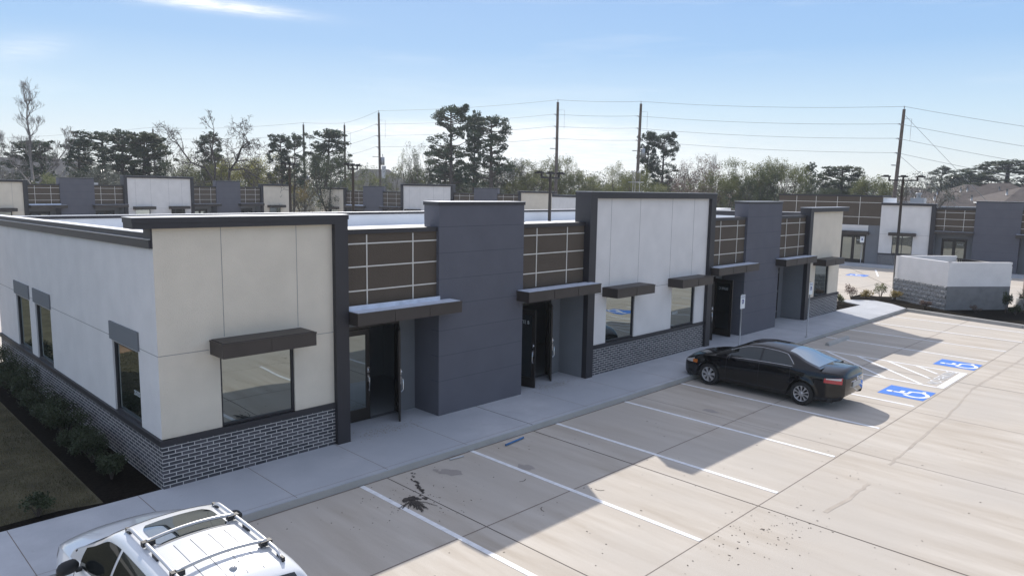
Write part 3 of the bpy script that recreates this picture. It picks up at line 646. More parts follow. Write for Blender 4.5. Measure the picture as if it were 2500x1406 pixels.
for i in range(26):
    p = cr+q*(.12+i*(L_-.3)/26); gt.box(p.x-.03, p.x+.03, p.y-.03, p.y+.03, .1, 2.2)
gt.tube([(cr.x, cr.y, 2.2), (cbk.x, cbk.y, 2.2)], .04, 6); gt.tube([(cr.x, cr.y, .3), (cbk.x, cbk.y, .3)], .04, 6)
gt.build('gate', M['darkm'], EN)

# ------------------------------------------------------------------ lamp posts and signs
def light_pole(px, dist, ytop, label, base=False, rot=0):
    p = at(px, dist); H = topz(px, ytop, dist)
    o = tag(empty('light_pole', (p.x, p.y, 0), rot), label, 'lamp post', 'lamp posts around the lots')
    b = MB(); b.tube([(0,0,.0),(0,0,H-.15)], [.10,.075], 8); b.build('pole', M['darkm'], o)
    a = MB(); a.box(-.85, .85, -.04, .04, H-.25, H-.17); a.box(-.04,.04,-.04,.04,H-.17,H-.02); a.box(.78,.85,-.04,.04,H-.17,H-.02); a.box(-.85,-.78,-.04,.04,H-.17,H-.02); a.build('cross_arm', M['darkm'], o)
    for dx in (-1.0, 0, 1.0):
        l_ = MB(); l_.box(dx-.22, dx+.22, -.15, .15, H-.03, H+.05); l_.box(dx-.12, dx+.12, -.1, .1, H+.05, H+.1); l_.build('lamp_head', M['darkm'], o)
    return o
light_pole(708, 46, 402, 'dark lamp post between the back left plaza building and the transformer pole, among yellowish brush', rot=R(46))
light_pole(862, 44, 404, 'lamp post standing before the slate block of the centre plaza building', rot=R(39))
light_pole(1343, 38, 424, 'slim lamp post in front of the far cream bay of the centre plaza building', rot=R(9))
light_pole(2203, 50, 432, 'tall dark lamp post rising behind the masonry enclosure in front of the white bay', rot=R(-49))
lb = tag(empty('light_pole', (38.95, -5.95, .1)), 'lamp post on a round concrete footing at the right edge beside a spiky plant', 'lamp post', 'lamp posts around the lots')
b = MB(); b.lathe([(-.1,0),(-.1,.32),(.55,.32),(.57,.28),(.57,0)], 'z', 20); b.build('concrete_base', M['curb'], lb)
b = MB(); b.box(-.17,.17,-.17,.17,.57,.68); b.build('base_plate', mat('rust_brown', (.10,.04,.03), .7), lb)
b = MB(); b.tube([(0,0,.68),(0,0,8)], [.09,.07], 10); b.build('pole', mat('pole_brown', (.09,.04,.035), .6), lb)
b = MB(); b.box(-1.35,1.35,-.05,.05,7.8,7.9); b.build('cross_arm', M['darkm'], lb)
def sign(x, y, z0, rz, label, ztop=2.3, big=True):
    o = tag(empty('parking_sign', (x, y, z0), rz), label, 'parking sign', 'accessible parking signs')
    b = MB(); b.tube([(0,0,0),(0,0,ztop-z0)], .027, 8); b.lathe([(0,.07),(.02,.07),(.03,.03)], 'z', 10); b.build('post', M['grey_m'], o)
    hh = .46 if big else .42; zc = ztop-z0-hh/2-.02
    p = MB(); p.box(-.15, .15, -.036, -.03, zc-hh/2, zc+hh/2); f = p.build('sign_face', mat('sign_white', (.72,.75,.76), .4), o)
    e = MB(); e.box(-.065, .065, -.039, -.036, zc-.075, zc+.075); em = e.build('emblem', mat('sign_blue', (.02,.05,.22), .4), f)
    q = MB(); wheelchair(q, -.025, -.06, .13, .002, 0, 0, .1)
    q.v = [(vx, -.040-vz*.2, zc+vy) for vx, vy, vz in q.v]; q.build('wheelchair_mark', M['paint'], f)
    text_mesh('RESERVED\nPARKING', .055, 'lettering', mat('sign_ink', (.03,.06,.2), .5), f, Matrix.Translation((0,-.037,zc+.155)) @ Matrix.Rotation(R(90),4,'X'), .0008)
    return o
sign(17.90, -1.78, .15, 0, 'parking sign on a galvanised post behind the roof of the black car')
sign(23.20, -1.82, .15, 0, 'parking sign on a galvanised post in front of the far window, nearest the wheel stop')
sign(54.9, 7.55, .1, -1.473, 'distant parking sign in front of the double doors of the right-hand building', 2.45)
hcD = MB(); pc = (49.1, 5.65)
hc(pc[0], pc[1], 1.3, 1.3, -1.473); strip(51.5, 8.4, 48.2, 8.9, .12, .006, 'parking_stripe', M['paint']); strip(54.3, 6.2, 49.5, 4.4, .12, .006, 'parking_stripe', M['paint']); strip(56, -2.2, 50, -2.9, .12, .006, 'parking_stripe', M['paint'])
ws = MB(); P_ = []
for x, s_ in ((0,.8),(.06,1),(1.94,1),(2.0,.8)):
    P_.append([(x, -.1*s_, 0), (x, -.075*s_, .10*s_), (x, -.03*s_, .125*s_), (x, .03*s_, .125*s_), (x, .075*s_, .10*s_), (x, .1*s_, 0)])
ws.grid(P_, 0, False); ws.add(P_[0], [(0,1,2,3,4,5)]); ws.add(P_[-1], [(5,4,3,2,1,0)])
tag(ws.build('wheel_stop', M['curb'], None, (22.95, -2.72, .002)), 'concrete wheel stop at the head of the accessible bay behind the black car', 'wheel stop')
bs = MB(); bs.tube([(6.41,-2.30,.03),(6.7,-2.27,.035),(7.06,-2.22,.03)], .022, 8); tag(bs.build('plastic_pipe', mat('blue_plastic', (.05,.16,.36), .5)), 'short length of blue plastic pipe lying on the concrete near the kerb', 'pipe')
bs = MB(); bs.tube([(4.95,-2.12,.025),(5.3,-2.16,.025)], .018, 8); tag(bs.build('plastic_pipe', mat('white_plastic', (.5,.5,.5), .5)), 'white tube lying at the foot of the kerb', 'pipe')

# ------------------------------------------------------------------ cars (local frame: nose +y, ground z=0)
def interp(tab, x):
    """monotone smooth interpolation of (x, value) pairs"""
    if x <= tab[0][0]: return tab[0][1]
    if x >= tab[-1][0]: return tab[-1][1]
    n = len(tab)
    for i in range(n-1):
        if tab[i][0] <= x <= tab[i+1][0]: break
    def sl(k):
        if k == 0 or k == n-1: 
            a, b = (0, 1) if k == 0 else (n-2, n-1); return (tab[b][1]-tab[a][1])/(tab[b][0]-tab[a][0])
        a = (tab[k][1]-tab[k-1][1])/(tab[k][0]-tab[k-1][0]); b = (tab[k+1][1]-tab[k][1])/(tab[k+1][0]-tab[k][0])
        return 0 if a*b <= 0 else 2*a*b/(a+b)
    x0, y0 = tab[i]; x1, y1 = tab[i+1]; h = x1-x0; t = (x-x0)/h
    return (2*t**3-3*t*t+1)*y0+(t**3-2*t*t+t)*h*sl(i)+(-2*t**3+3*t*t)*y1+(t**3-t*t)*h*sl(i+1)
def wheel(root, x, y, r, wd, side, nsp, rimc, style):
    """side -1: outer face towards -x"""
    o = MB(); s = side
    prof = [(-wd/2, r*.66), (-wd/2, r*.90), (-wd/2+.03, r*.985), (0, r), (wd/2-.03, r*.985), (wd/2, r*.90), (wd/2, r*.66), (wd/2-.05, r*.62), (-wd/2+.05, r*.62), (-wd/2, r*.66)]
    o.lathe(prof, 'x', 32); w_ = o.build('wheel', M['tyre'], root, (x, y, r))
    b = MB(); xo = s*(wd/2-.02)
    b.lathe([(xo, r*.68), (xo+s*.012, r*.665), (xo+s*.012, r*.62), (xo-s*.02, r*.60), (xo-s*.09, r*.58)], 'x', 32)
    b.lathe([(xo+s*.012, 0), (xo+s*.012, r*.11), (xo-s*.01, r*.16), (xo-s*.05, r*.16)], 'x', 16)
    for k in range(nsp):
        a = 2*math.pi*k/nsp+.3
        if style == 'wide':
            w0, w1 = .028, .052
            segs = [(r*.12, w0), (r*.40, w0*1.1), (r*.62, w1)]
        else: segs = [(r*.12, .016), (r*.35, .011), (r*.62, .030)]
        ca, sa = math.cos(a), math.sin(a); L_, R_ = [], []
        for rr_, ww in segs:
            L_.append((xo+s*.006, rr_*ca-ww*sa, rr_*sa+ww*ca)); R_.append((xo+s*.006, rr_*ca+ww*sa, rr_*sa-ww*ca))
        Lb = [(xo-s*.04, q[1], q[2]) for q in L_]; Rb = [(xo-s*.04, q[1], q[2]) for q in R_]
        b.grid([L_, R_], 0, False, s > 0); b.grid([Lb, L_], 0, False); b.grid([R_, Rb], 0, False)
    b.build('rim', rimc, w_)
    d = MB(); d.lathe([(xo-s*.085, 0), (xo-s*.085, r*.6)], 'x', 24); d.build('brake_disc', M['blackp'], w_)
M['tyre'] = mat('tyre_rubber', (.018, .018, .018), .8, noise=(9, .2)); M['blackp'] = mat('black_plastic', (.015, .015, .016), .55)
M['carglass'] = glass_mat('car_glass', (.9, .95, .95), .06, 0, (.01, .012, .012)); M['rimA'] = mat('alloy', (.55, .55, .56), .3, metal=.8)
M['pblk'] = mat('black_paint', (.004, .004, .005), .15, spec=.15, coat=.75); M['pwht'] = mat('white_paint', (.72, .73, .74), .3, coat=1.0)
M['red'] = mat('tail_red', (.42, .02, .03), .2, coat=1); M['lampc'] = mat('lamp_clear', (.55, .53, .50), .15, coat=1); M['amber'] = mat('amber', (.6, .16, .02), .2, coat=1)
def car(root, S):
    Lh = S['L']/2; wb = S['wb']; r = S['r']; ra = r+.055
    W = lambda y: interp(S['w'], y); ZS_ = lambda y: interp(S['sh'], y); ZT = lambda y: interp(S['top'], y)
    def zb(y):
        z = interp(S['bot'], y)
        for ya in wb:
            if abs(y-ya) < ra: z = max(z, r+math.sqrt(ra*ra-(y-ya)**2))
        return z
    def X(y, z):
        u = (z-.2)/(max(ZS_(y), .5)-.2); u = max(0, min(1.05, u)); wv = W(y)
        f = interp([(0, .955), (.25, .985), (.55, 1.0), (.8, .985), (1.0, .94), (1.05, .925)], u)
        for ya in wb:                       # flared arches
            dd = math.hypot(y-ya, z-r); f += .022*math.exp(-((dd-ra)/.07)**2)
        return wv*f
    ny = 210; ys = [-Lh+S['L']*i/ny for i in range(ny+1)]
    for ya in wb: ys += [ya-ra+1e-4, ya+ra-1e-4]
    ys = sorted(set(ys)); ns, ntp = 22, 14
    def section(y):
        z0, z1, zt = zb(y), ZS_(y), ZT(y); row = []
        for k in range(ns+1):
            z = z0+(z1-z0)*k/ns; row.append((X(y, z), y, z))
        xs = row[-1][0]
        for k in range(1, ntp+1):
            t = k/ntp; x = xs*(1-t)*(1 if t < 1 else 1); q = x/xs
            row.append((x, y, z1+(zt-z1)*(1-q**2.6)))
        return row
    rows = [section(y) for y in ys]
    full = [row+[(-p[0], p[1], p[2]) for p in row[-2::-1]] for row in rows]
    b = MB(); b.grid(full, 0, True)
    for rw, fl in ((full[0], 1), (full[-1], 0)):        # closed ends
        h = len(rw)//2; 
        sg_ = -1 if fl else 1; cap = []
        for k in range(h+1):
            p_, q_ = rw[k], rw[-1-k]; xw = max(1e-4, abs(p_[0])); vz = math.sin(math.pi*min(1, (k+2)/(h+3)))
            cap.append([(p_[0]+(q_[0]-p_[0])*t/10, p_[1]+sg_*.07*vz*(1-(1-t/5)**2)*min(1, xw*2), p_[2]) for t in range(11)])
        b.grid(cap, 0, True, bool(fl))
    body = b.build('body', S['paint'], root)
    body.data.validate()
    # floor and wheel wells
    u = MB(); u.box(-W(0)*.90, W(0)*.90, -Lh+.25, Lh-.25, .22, .34)
    for ya in wb:
        for s in (-1, 1):
            arc = [(ya+ra*1.01*math.cos(a), r+ra*1.01*math.sin(a)) for a in [math.pi*i/14 for i in range(15)]]
            u.grid([[(s*W(ya)*.97, p[0], p[1]) for p in arc], [(s*W(ya)*.45, p[0], p[1]) for p in arc]], 0, True)
            u.add([(s*W(ya)*.45, p[0], p[1]) for p in arc], [list(range(15))], 0)
    u.build('underbody', M['blackp'], root)
    # greenhouse
    zr = lambda y: interp(S['roof'], y); ya_, yb_ = S['roof'][0][0], S['roof'][-1][0]; zmax = max(v for _, v in S['roof'])
    def gs(y):
        zb_ = ZS_(y); x0 = X(y, zb_)-.012; zc = max(zr(y), ZT(y)-.02); s = max(0, min(1, (zc-zb_)/(zmax-zb_)))
        x1 = x0*.97+(S['wr']-x0*.97)*s; z1 = zb_+(zc-zb_-S['crown']*s); return x0, zb_, x1, z1, zc
    NV1, NV2 = 16, 16
    def gp(y, v, off=0):
        """v 0..1 up the side, 1..2 across the roof to the centre"""
        x0, z0, x1, z1, zc = gs(y)
        def raw(v):
            if v <= 1: return (x0+(x1-x0)*v+.022*math.sin(math.pi*v)*min(1, (z1-z0)*3), z0+(z1-z0)*v)
            t = v-1; return (x1*(1-t), z1+(zc-z1)*(1-(1-t)**2.2))
        if .9 < v < 1.1:        # rounded corner
            a = raw(.9); c_ = raw(1.0); d_ = raw(1.1); t = (v-.9)/.2; p = [(1-t)**2*a[i]+2*t*(1-t)*c_[i]+t*t*d_[i] for i in (0, 1)]
        else: p = raw(v)
        if off:
            e = raw(min(2, v+.02)); f_ = raw(max(0, v-.02)); dx, dz = e[0]-f_[0], e[1]-f_[1]; l = math.hypot(dx, dz) or 1
            p = (p[0]+off*dz/l, p[1]-off*dx/l)
        if off:
            dy = .02; q = raw_roof = (max(zr(y+dy), ZT(y+dy)-.02)-max(zr(y-dy), ZT(y-dy)-.02))/(2*dy); wv = max(0, min(1, (v-.9)*3)); l = math.hypot(1, q)
            return (p[0], y-off*wv*q/l, p[1])
        return (p[0], y, p[1])
    n = 120; G = []
    vv = [k/NV1*.9 for k in range(NV1+1)]+[.9+.2*k/6 for k in range(1, 7)]+[1.1+.9*k/NV2 for k in range(1, NV2+1)]
    for i in range(n+1):
        y = ya_+(yb_-ya_)*i/n; h = [gp(y, v) for v in vv]; G.append(h+[(-p[0], p[1], p[2]) for p in h[-2::-1]])
    b = MB(); b.grid(G, 0, True); rf = b.build('roof', S['paint'], root)
    def patch(name, fy0, fy1, v0, v1, mt, off=.004, nu=30, nv=14, both=True, par=rf, mirror=False, sm=True):
        """v0, v1 may be functions of y"""
        g0 = v0 if callable(v0) else (lambda y: v0); g1 = v1 if callable(v1) else (lambda y: v1); res = []
        def mk(sg):
            P = []
            for i in range(nu+1):
                y = fy0+(fy1-fy0)*i/nu; P.append([(lambda p: (p[0]*sg, p[1], p[2]))(gp(y, g0(y)+(g1(y)-g0(y))*k/nv, off)) for k in range(nv+1)])
            return P
        if both == 'centre':
            b = MB(); P = mk(1); Q = mk(-1); b.grid([p+q[-2::-1] for p, q in zip(P, Q)], 0, True); return b.build(name, mt, par)
        for sg in (1, -1):
            b = MB(); b.grid(mk(sg), 0, True, sg < 0); b.build(name, mt, par)
    ws0, ws1 = S['ws']; patch('windshield', ws1, ws0, lambda y: 1.10, 2.0, M['carglass'], .004, 26, 16, 'centre')
    rs0, rs1 = S['rw']; patch('rear_window', rs1, rs0, lambda y: 1.16, 2.0, M['carglass'], .004, 22, 16, 'centre')
    for y0, y1, vt in S['sidewin']: patch('side_window', y0, y1, .10, vt, M['carglass'], .004, 26, 8)
    if S.get('trim'):
        y0, y1 = S['sidewin'][0][0], S['sidewin'][-1][1]
        for sg in (1, -1):
            t = MB(); pts = [gp(y0+(y1-y0)*k/40, .07, .006) for k in range(41)]; top_ = [gp(y0+(y1-y0)*k/40, S['sidewin'][0][2](y0+(y1-y0)*k/40)+.02 if callable(S['sidewin'][0][2]) else .9, .006) for k in range(41)]
            t.tube([(p[0]*sg, p[1], p[2]) for p in pts], .009, 5); t.tube([(p[0]*sg, p[1], p[2]) for p in top_], .008, 5); t.build('window_trim', S['trim'], rf)
    for (y0, y1, name) in S['doorlines']:
        pass
    sm_ = MB()
    for y in S['seams']:
        for sg in (1, -1):
            z1 = ZS_(y); sm_.tube([(sg*(X(y, z)+.001), y, z) for z in [.28+(z1-.28)*k/14 for k in range(15)]], .0045, 4)
    for y in S['topseams']:
        pts = []
        for k in range(21):
            q = -1+2*k/20; xs = X(y, ZS_(y)); pts.append((q*xs*.93, y-.10*q*q*(1 if y > 0 else -1), ZS_(y)+(ZT(y)-ZS_(y))*(1-abs(q*.93)**2.6)+.001))
        sm_.tube(pts, .004, 4)
    sm_.build('panel_gap', M['blackp'], body)
    for y in S['handles']:
        for sg in (1, -1):
            h = MB(); z = ZS_(y)-.10; x = X(y, z); h.box(sg*(x-.005), sg*(x+.022), y-.09, y+.09, z-.014, z+.014); h.build('handle', S['paint'], body)
    # bottom trim
    def side_patch(name, y0, y1, z0, z1, mt, off=.006, nu=14, nv=6, sides=(1, -1), par=body):
        f0 = z0 if callable(z0) else (lambda y: z0); f1 = z1 if callable(z1) else (lambda y: z1)
        for sg in sides:
            P = []
            for i in range(nu+1):
                y = y0+(y1-y0)*i/nu; P.append([(sg*(X(y, f0(y)+(f1(y)-f0(y))*k/nv)+off), y, f0(y)+(f1(y)-f0(y))*k/nv) for k in range(nv+1)])
            b = MB(); b.grid(P, 0, True, sg < 0); b.build(name, mt, par)
    for a in S['lamps']: side_patch(*a)
    for ya, st, nsp in zip(wb, S['rims'], (10 if S['rims'][0] == 'thin' else 6, 10 if S['rims'][1] == 'thin' else 7)):
        for s in (-1, 1): wheel(root, s*(S['w0']-.13), ya, r, .21, s, nsp, M['rimA'], st)
    # mirrors
    for s in (-1, 1):
        m_ = MB(); y, z = S['mirror']; x = X(y, z-.1)-.03; pr = []
        for k in range(9):
            t = k/8; sx = x+.04+t*.24; hh = .085*(1-(2*t-1)**4*.7); dd_ = .075*(1-(2*t-1)**4*.6); pr.append([(s*sx, y+dd_*math.cos(a)*.9-.04*t, z+hh*math.sin(a)) for a in [2*math.pi*i/14 for i in range(15)]])
        m_.grid(pr, 0, True, s > 0); m_.add(pr[0][:-1], [list(range(14))], 0); m_.add(pr[-1][:-1], [list(range(14))], 0); m_.box(s*(x-.04), s*(x+.08), y-.03, y+.03, z-.09, z-.05)
        o = m_.build('mirror', S.get('mirrorm', S['paint']), root)
    return body, gp, X, ZS_, ZT, gs
def lmb(v): return lambda y: v
SED = tag(empty('parked_car', (15.36, -4.03, .0)), 'black four door sedan with tinted windows parked nose-in at the kerb', 'car')
top_v = lambda y: .86
S = dict(L=4.80, wb=(-1.36, 1.42), r=.325, w0=.91, paint=M['pblk'], wr=.56, crown=.075,
    w=[(-2.40,.62),(-2.34,.72),(-2.2,.80),(-1.9,.87),(-1.4,.905),(0,.91),(1.3,.90),(1.8,.87),(2.1,.80),(2.28,.70),(2.37,.58),(2.40,.45)],
    bot=[(-2.40,.42),(-2.33,.30),(-2.1,.24),(-1.0,.20),(1.0,.20),(2.2,.22),(2.36,.30),(2.40,.36)],
    sh=[(-2.40,.86),(-2.3,.96),(-2.0,.985),(-1.2,.985),(0,.955),(1.0,.915),(1.5,.88),(2.0,.78),(2.25,.66),(2.37,.55),(2.40,.48)],
    top=[(-2.40,.90),(-2.34,1.05),(-2.26,1.09),(-1.75,1.085),(-1.0,1.03),(0,1.0),(.85,1.00),(1.5,.96),(2.0,.86),(2.25,.74),(2.36,.62),(2.40,.52)],
    roof=[(-1.80,1.05),(-1.35,1.19),(-.95,1.36),(-.45,1.445),(-.05,1.46),(.30,1.42),(.72,1.24),(1.22,1.00)],
    ws=(1.14,.36), rw=(-1.70,-.83), sidewin=[(-1.08,-.16,lambda y: .86*min(1,(y+1.12)/.28)**.6 if y < -.84 else .86),(-.11,.80,.86)], doorlines=[], seams=(-1.02,-.13,.86), topseams=(1.30,), handles=(-.78,.06), rims=('thin','wide'), mirror=(.72,.98), trim=M['chrome'],
    lamps=[('tail_lamp', -2.35, -1.93, lambda y: .74+.02*(y+1.93), lambda y: .90-.05*(y+2.35)/.42, M['red']), ('lamp_band', -2.33, -1.98, lambda y: .83, lambda y: .885-.03*(y+2.33)/.35, M['lampc'], .010),
           ('headlight', 1.92, 2.26, lambda y: .60-.03*(y-1.92), lambda y: .735-.27*(y-1.92), M['lampc']), ('indicator', 1.80, 1.97, lambda y: .60, lambda y: .70, M['amber'], .008)])
body, gp, X, ZS_, ZT, gs = car(SED, S)
b = MB(); b.box(-.26,.26,-2.475,-2.44,.62,.76); pl = b.build('number_plate', mat('plate', (.45,.45,.43), .5), body)
b = MB(); b.tube([(.07*math.cos(a),-2.475,.83+.045*math.sin(a)) for a in [2*math.pi*k/16 for k in range(17)]], .008, 5); b.tube([(.045*math.cos(a),-2.475,.84+.022*math.sin(a)) for a in [2*math.pi*k/16 for k in range(17)]], .006, 5); b.tube([(0,-2.475,.85),(0,-2.475,.79)], .007, 5); b.build('badge', M['chrome'], body)
b = MB(); b.box(-.38,.38,-2.468,-2.42,.775,.79); b.build('boot_trim', M['chrome'], body)
SUV = tag(empty('parked_car', (-1.49, -4.60, .0)), 'white crossover with silver roof rails, crossbars and a dark sunroof, in the lower left corner', 'car')
S = dict(L=4.50, wb=(-1.33, 1.36), r=.35, w0=.92, paint=M['pwht'], wr=.60, crown=.065,
    w=[(-2.25,.70),(-2.18,.80),(-2.0,.87),(-1.4,.915),(0,.92),(1.3,.91),(1.7,.88),(2.0,.80),(2.15,.68),(2.23,.52),(2.25,.44)],
    bot=[(-2.25,.48),(-2.15,.34),(-1.9,.26),(1.0,.24),(2.1,.28),(2.25,.42)],
    sh=[(-2.25,.98),(-2.1,1.10),(-1.6,1.12),(0,1.07),(1.0,1.02),(1.5,.98),(1.9,.88),(2.12,.76),(2.25,.62)],
    top=[(-2.25,1.0),(-2.1,1.12),(-1.0,1.12),(0,1.10),(1.1,1.13),(1.5,1.08),(1.9,.98),(2.12,.84),(2.25,.66)],
    roof=[(-2.20,1.08),(-2.05,1.32),(-1.88,1.56),(-1.60,1.645),(-.8,1.685),(-.2,1.69),(.12,1.655),(.55,1.42),(1.16,1.10)],
    ws=(1.06,.20), rw=(-2.14,-1.90), sidewin=[(-1.72,-1.18,.84),(-1.12,-.26,.86),(-.20,.74,.86)], doorlines=[], seams=(-1.15,-.23,.84), topseams=(), handles=(-.9,.0), rims=('wide','wide'), mirror=(.66,1.13), mirrorm=M['blackp'],
    lamps=[('tail_lamp', -2.22, -1.95, .92, 1.10, M['red']), ('headlight', 1.72, 2.16, lambda y: .78-.10*(y-1.72), lambda y: .905-.30*(y-1.72), M['lampc']), ('indicator', 2.02, 2.17, lambda y: .72, lambda y: .79, M['amber'], .009)])
body, gp, X, ZS_, ZT, gs = car(SUV, S)
def roofz(x, y):
    x0, z0, x1, z1, zc = gs(y); q = min(1, abs(x)/x1); return z1+(zc-z1)*(1-q**2.2)
b = MB(); P = []
for i in range(21):
    t = i/20; y = -.62+.60*t; hw = .40*(1-max(0, (t-.6)/.4)**3*.18)*(1-max(0, (.12-t)/.12)**2*.1)
    P.append([(x, y+.0, roofz(x, y)+.006) for x in [hw*(-1+2*k/16) for k in range(17)]])
b.grid(P, 0, True); b.build('sunroof', glass_mat('sunroof_glass', (.8,.85,.85), .05), SUV)
b = MB(); b.grid([[(x, -.64-.012, roofz(x,-.64)+.004) for x in [.41*(-1+2*k/16) for k in range(17)]], [(x, -.625, roofz(x,-.62)+.004) for x in [.41*(-1+2*k/16) for k in range(17)]]], 0, True)
for x in (-.28, -.1, .1, .28): b.tube([(x, y, roofz(x, y)+.002) for y in [-1.75+.1*k for k in range(11)]], .0035, 4)
b.build('panel_gap', mat('gap_grey', (.25,.25,.25), .7), SUV)
for s in (-1, 1):
    b = MB(); ys = [-1.72+1.78*k/24 for k in range(25)]
    b.tube([(s*.505, y, roofz(.505, y)+.055*min(1, (y+1.72)*9, (.06-y)*9)+.004) for y in ys], [.016+.006*min(1,(y+1.72)*6,(.06-y)*6) for y in ys], 8)
    for y in (-1.68, -.85, .0): b.box(s*.49, s*.52, y-.07, y+.07, roofz(.505,y)-.01, roofz(.505,y)+.04, 1)
    b.build('roof_rail', [mat('silver_rail', (.62,.62,.63), .35, metal=.5), M['blackp']], SUV)
for y in (-.55, -1.38):
    b = MB(); b.tube([(x, y+.03*(1-(x/.50)**2), roofz(.5,y)+.075+.03*(1-(x/.50)**2)) for x in [-.49+.98*k/20 for k in range(21)]], .021, 8)
    for s in (-1, 1): b.box(s*.41, s*.545, y-.035, y+.035, roofz(.505,y)+.03, roofz(.505,y)+.085, 1)
    b.build('crossbar', [mat('bar_silver', (.50,.50,.50), .35, metal=.6), M['blackp']], SUV)
b = MB(); b.lathe([(0,.045),(.012,.042),(.03,.02),(.034,0)], 'z', 12, c=(0,-1.62,roofz(0,-1.62)-.005)); b.tube([(0,-1.63,roofz(0,-1.62)+.02),(.06,-1.74,roofz(0,-1.62)+.17)], .004, 5); b.build('antenna', M['grey_m'], SUV)
b = MB(); b.tube([(q*.80, 1.13-.10*q*q, 1.145-.03*q*q) for q in [-1+2*k/24 for k in range(25)]], .022, 6); b.build('cowl_trim', M['blackp'], SUV)

# ------------------------------------------------------------------ vegetation
def leaves(b, cx, cy, cz, rx, rz, n, s, rnd, mi=0, shell_=.5):
    vs_, fs = [], []
    for _ in range(n):
        a = rnd.uniform(0, 6.283); u = rnd.uniform(-1, 1); q = math.sqrt(1-u*u); rr_ = rnd.uniform(shell_, 1)**.6
        p = Vector((cx+rx*rr_*q*math.cos(a), cy+rx*rr_*q*math.sin(a), cz+rz*rr_*u))
        d = Vector((rnd.gauss(0,1), rnd.gauss(0,1), rnd.gauss(0,1))).normalized(); e = d.cross(Vector((rnd.gauss(0,1), rnd.gauss(0,1), rnd.gauss(0,1)))).normalized()
        k = s*rnd.uniform(.6, 1.3); i = len(vs_); vs_ += [p-d*k*.5, p+e*k*.28, p+d*k*.5, p-e*k*.28]; fs.append((i, i+1, i+2, i+3))
    b.add(vs_, fs, mi)
def branch(b, p, d, L_, r, depth, rnd, spread=.6, up=.15, wig=.12, n_=3, tips=None, minr=.008):
    pts = [p]; k = 4; q = p.copy(); dd_ = d.copy()
    for i in range(k):
        dd_ = (dd_+Vector((rnd.gauss(0,wig), rnd.gauss(0,wig), rnd.gauss(0,wig)+up*.3))).normalized(); q = q+dd_*L_/k; pts.append(q)
    b.tube(pts, [r*(1-.45*i/k) for i in range(k+1)], 4 if depth < 3 else 6, 0, True, False)
    if depth == 0:
        if tips is not None: tips.append(q)
        return
    for i in range(n_):
        j = rnd.choice(range(2, k+1)) if i else k
        a = rnd.uniform(0, 6.283); ax = dd_.orthogonal().normalized(); ax.rotate(Matrix.Rotation(a, 3, dd_))
        nd = (dd_+ax*rnd.uniform(spread*.5, spread*1.3)+Vector((0,0,up))).normalized()
        branch(b, pts[j], nd, L_*rnd.uniform(.55, .85), max(minr, r*.55*rnd.uniform(.8,1)), depth-1, rnd, spread, up, wig, n_, tips, minr)
M['bark'] = mat('bark', (.07,.055,.045), .95, noise=(4,.3)); M['bark_l'] = mat('pale_bark', (.20,.18,.165), .95, noise=(4,.2)); M['bark_d'] = mat('dark_bark', (.045,.036,.03), .95, noise=(4,.3))
LM = dict(pine=leaf_mat('pine_needles', (.026,.044,.024), (.055,.082,.042), .28), dark=leaf_mat('dark_leaves', (.034,.048,.024), (.07,.09,.04), .32),
    olive=leaf_mat('olive_leaves', (.085,.10,.036), (.19,.20,.08), .45), yellow=leaf_mat('yellow_green_leaves', (.13,.14,.03), (.28,.26,.06), .5),
    grey=leaf_mat('glossy_grey_leaves', (.060,.066,.045), (.13,.135,.10), .25, .3, .7), red=leaf_mat('reddish_buds', (.13,.095,.08), (.22,.16,.135), .4), shrubg=leaf_mat('shrub_leaves', (.030,.042,.020), (.075,.092,.045), .2), gold=leaf_mat('gold_brush', (.20,.16,.05), (.36,.27,.10), .5))
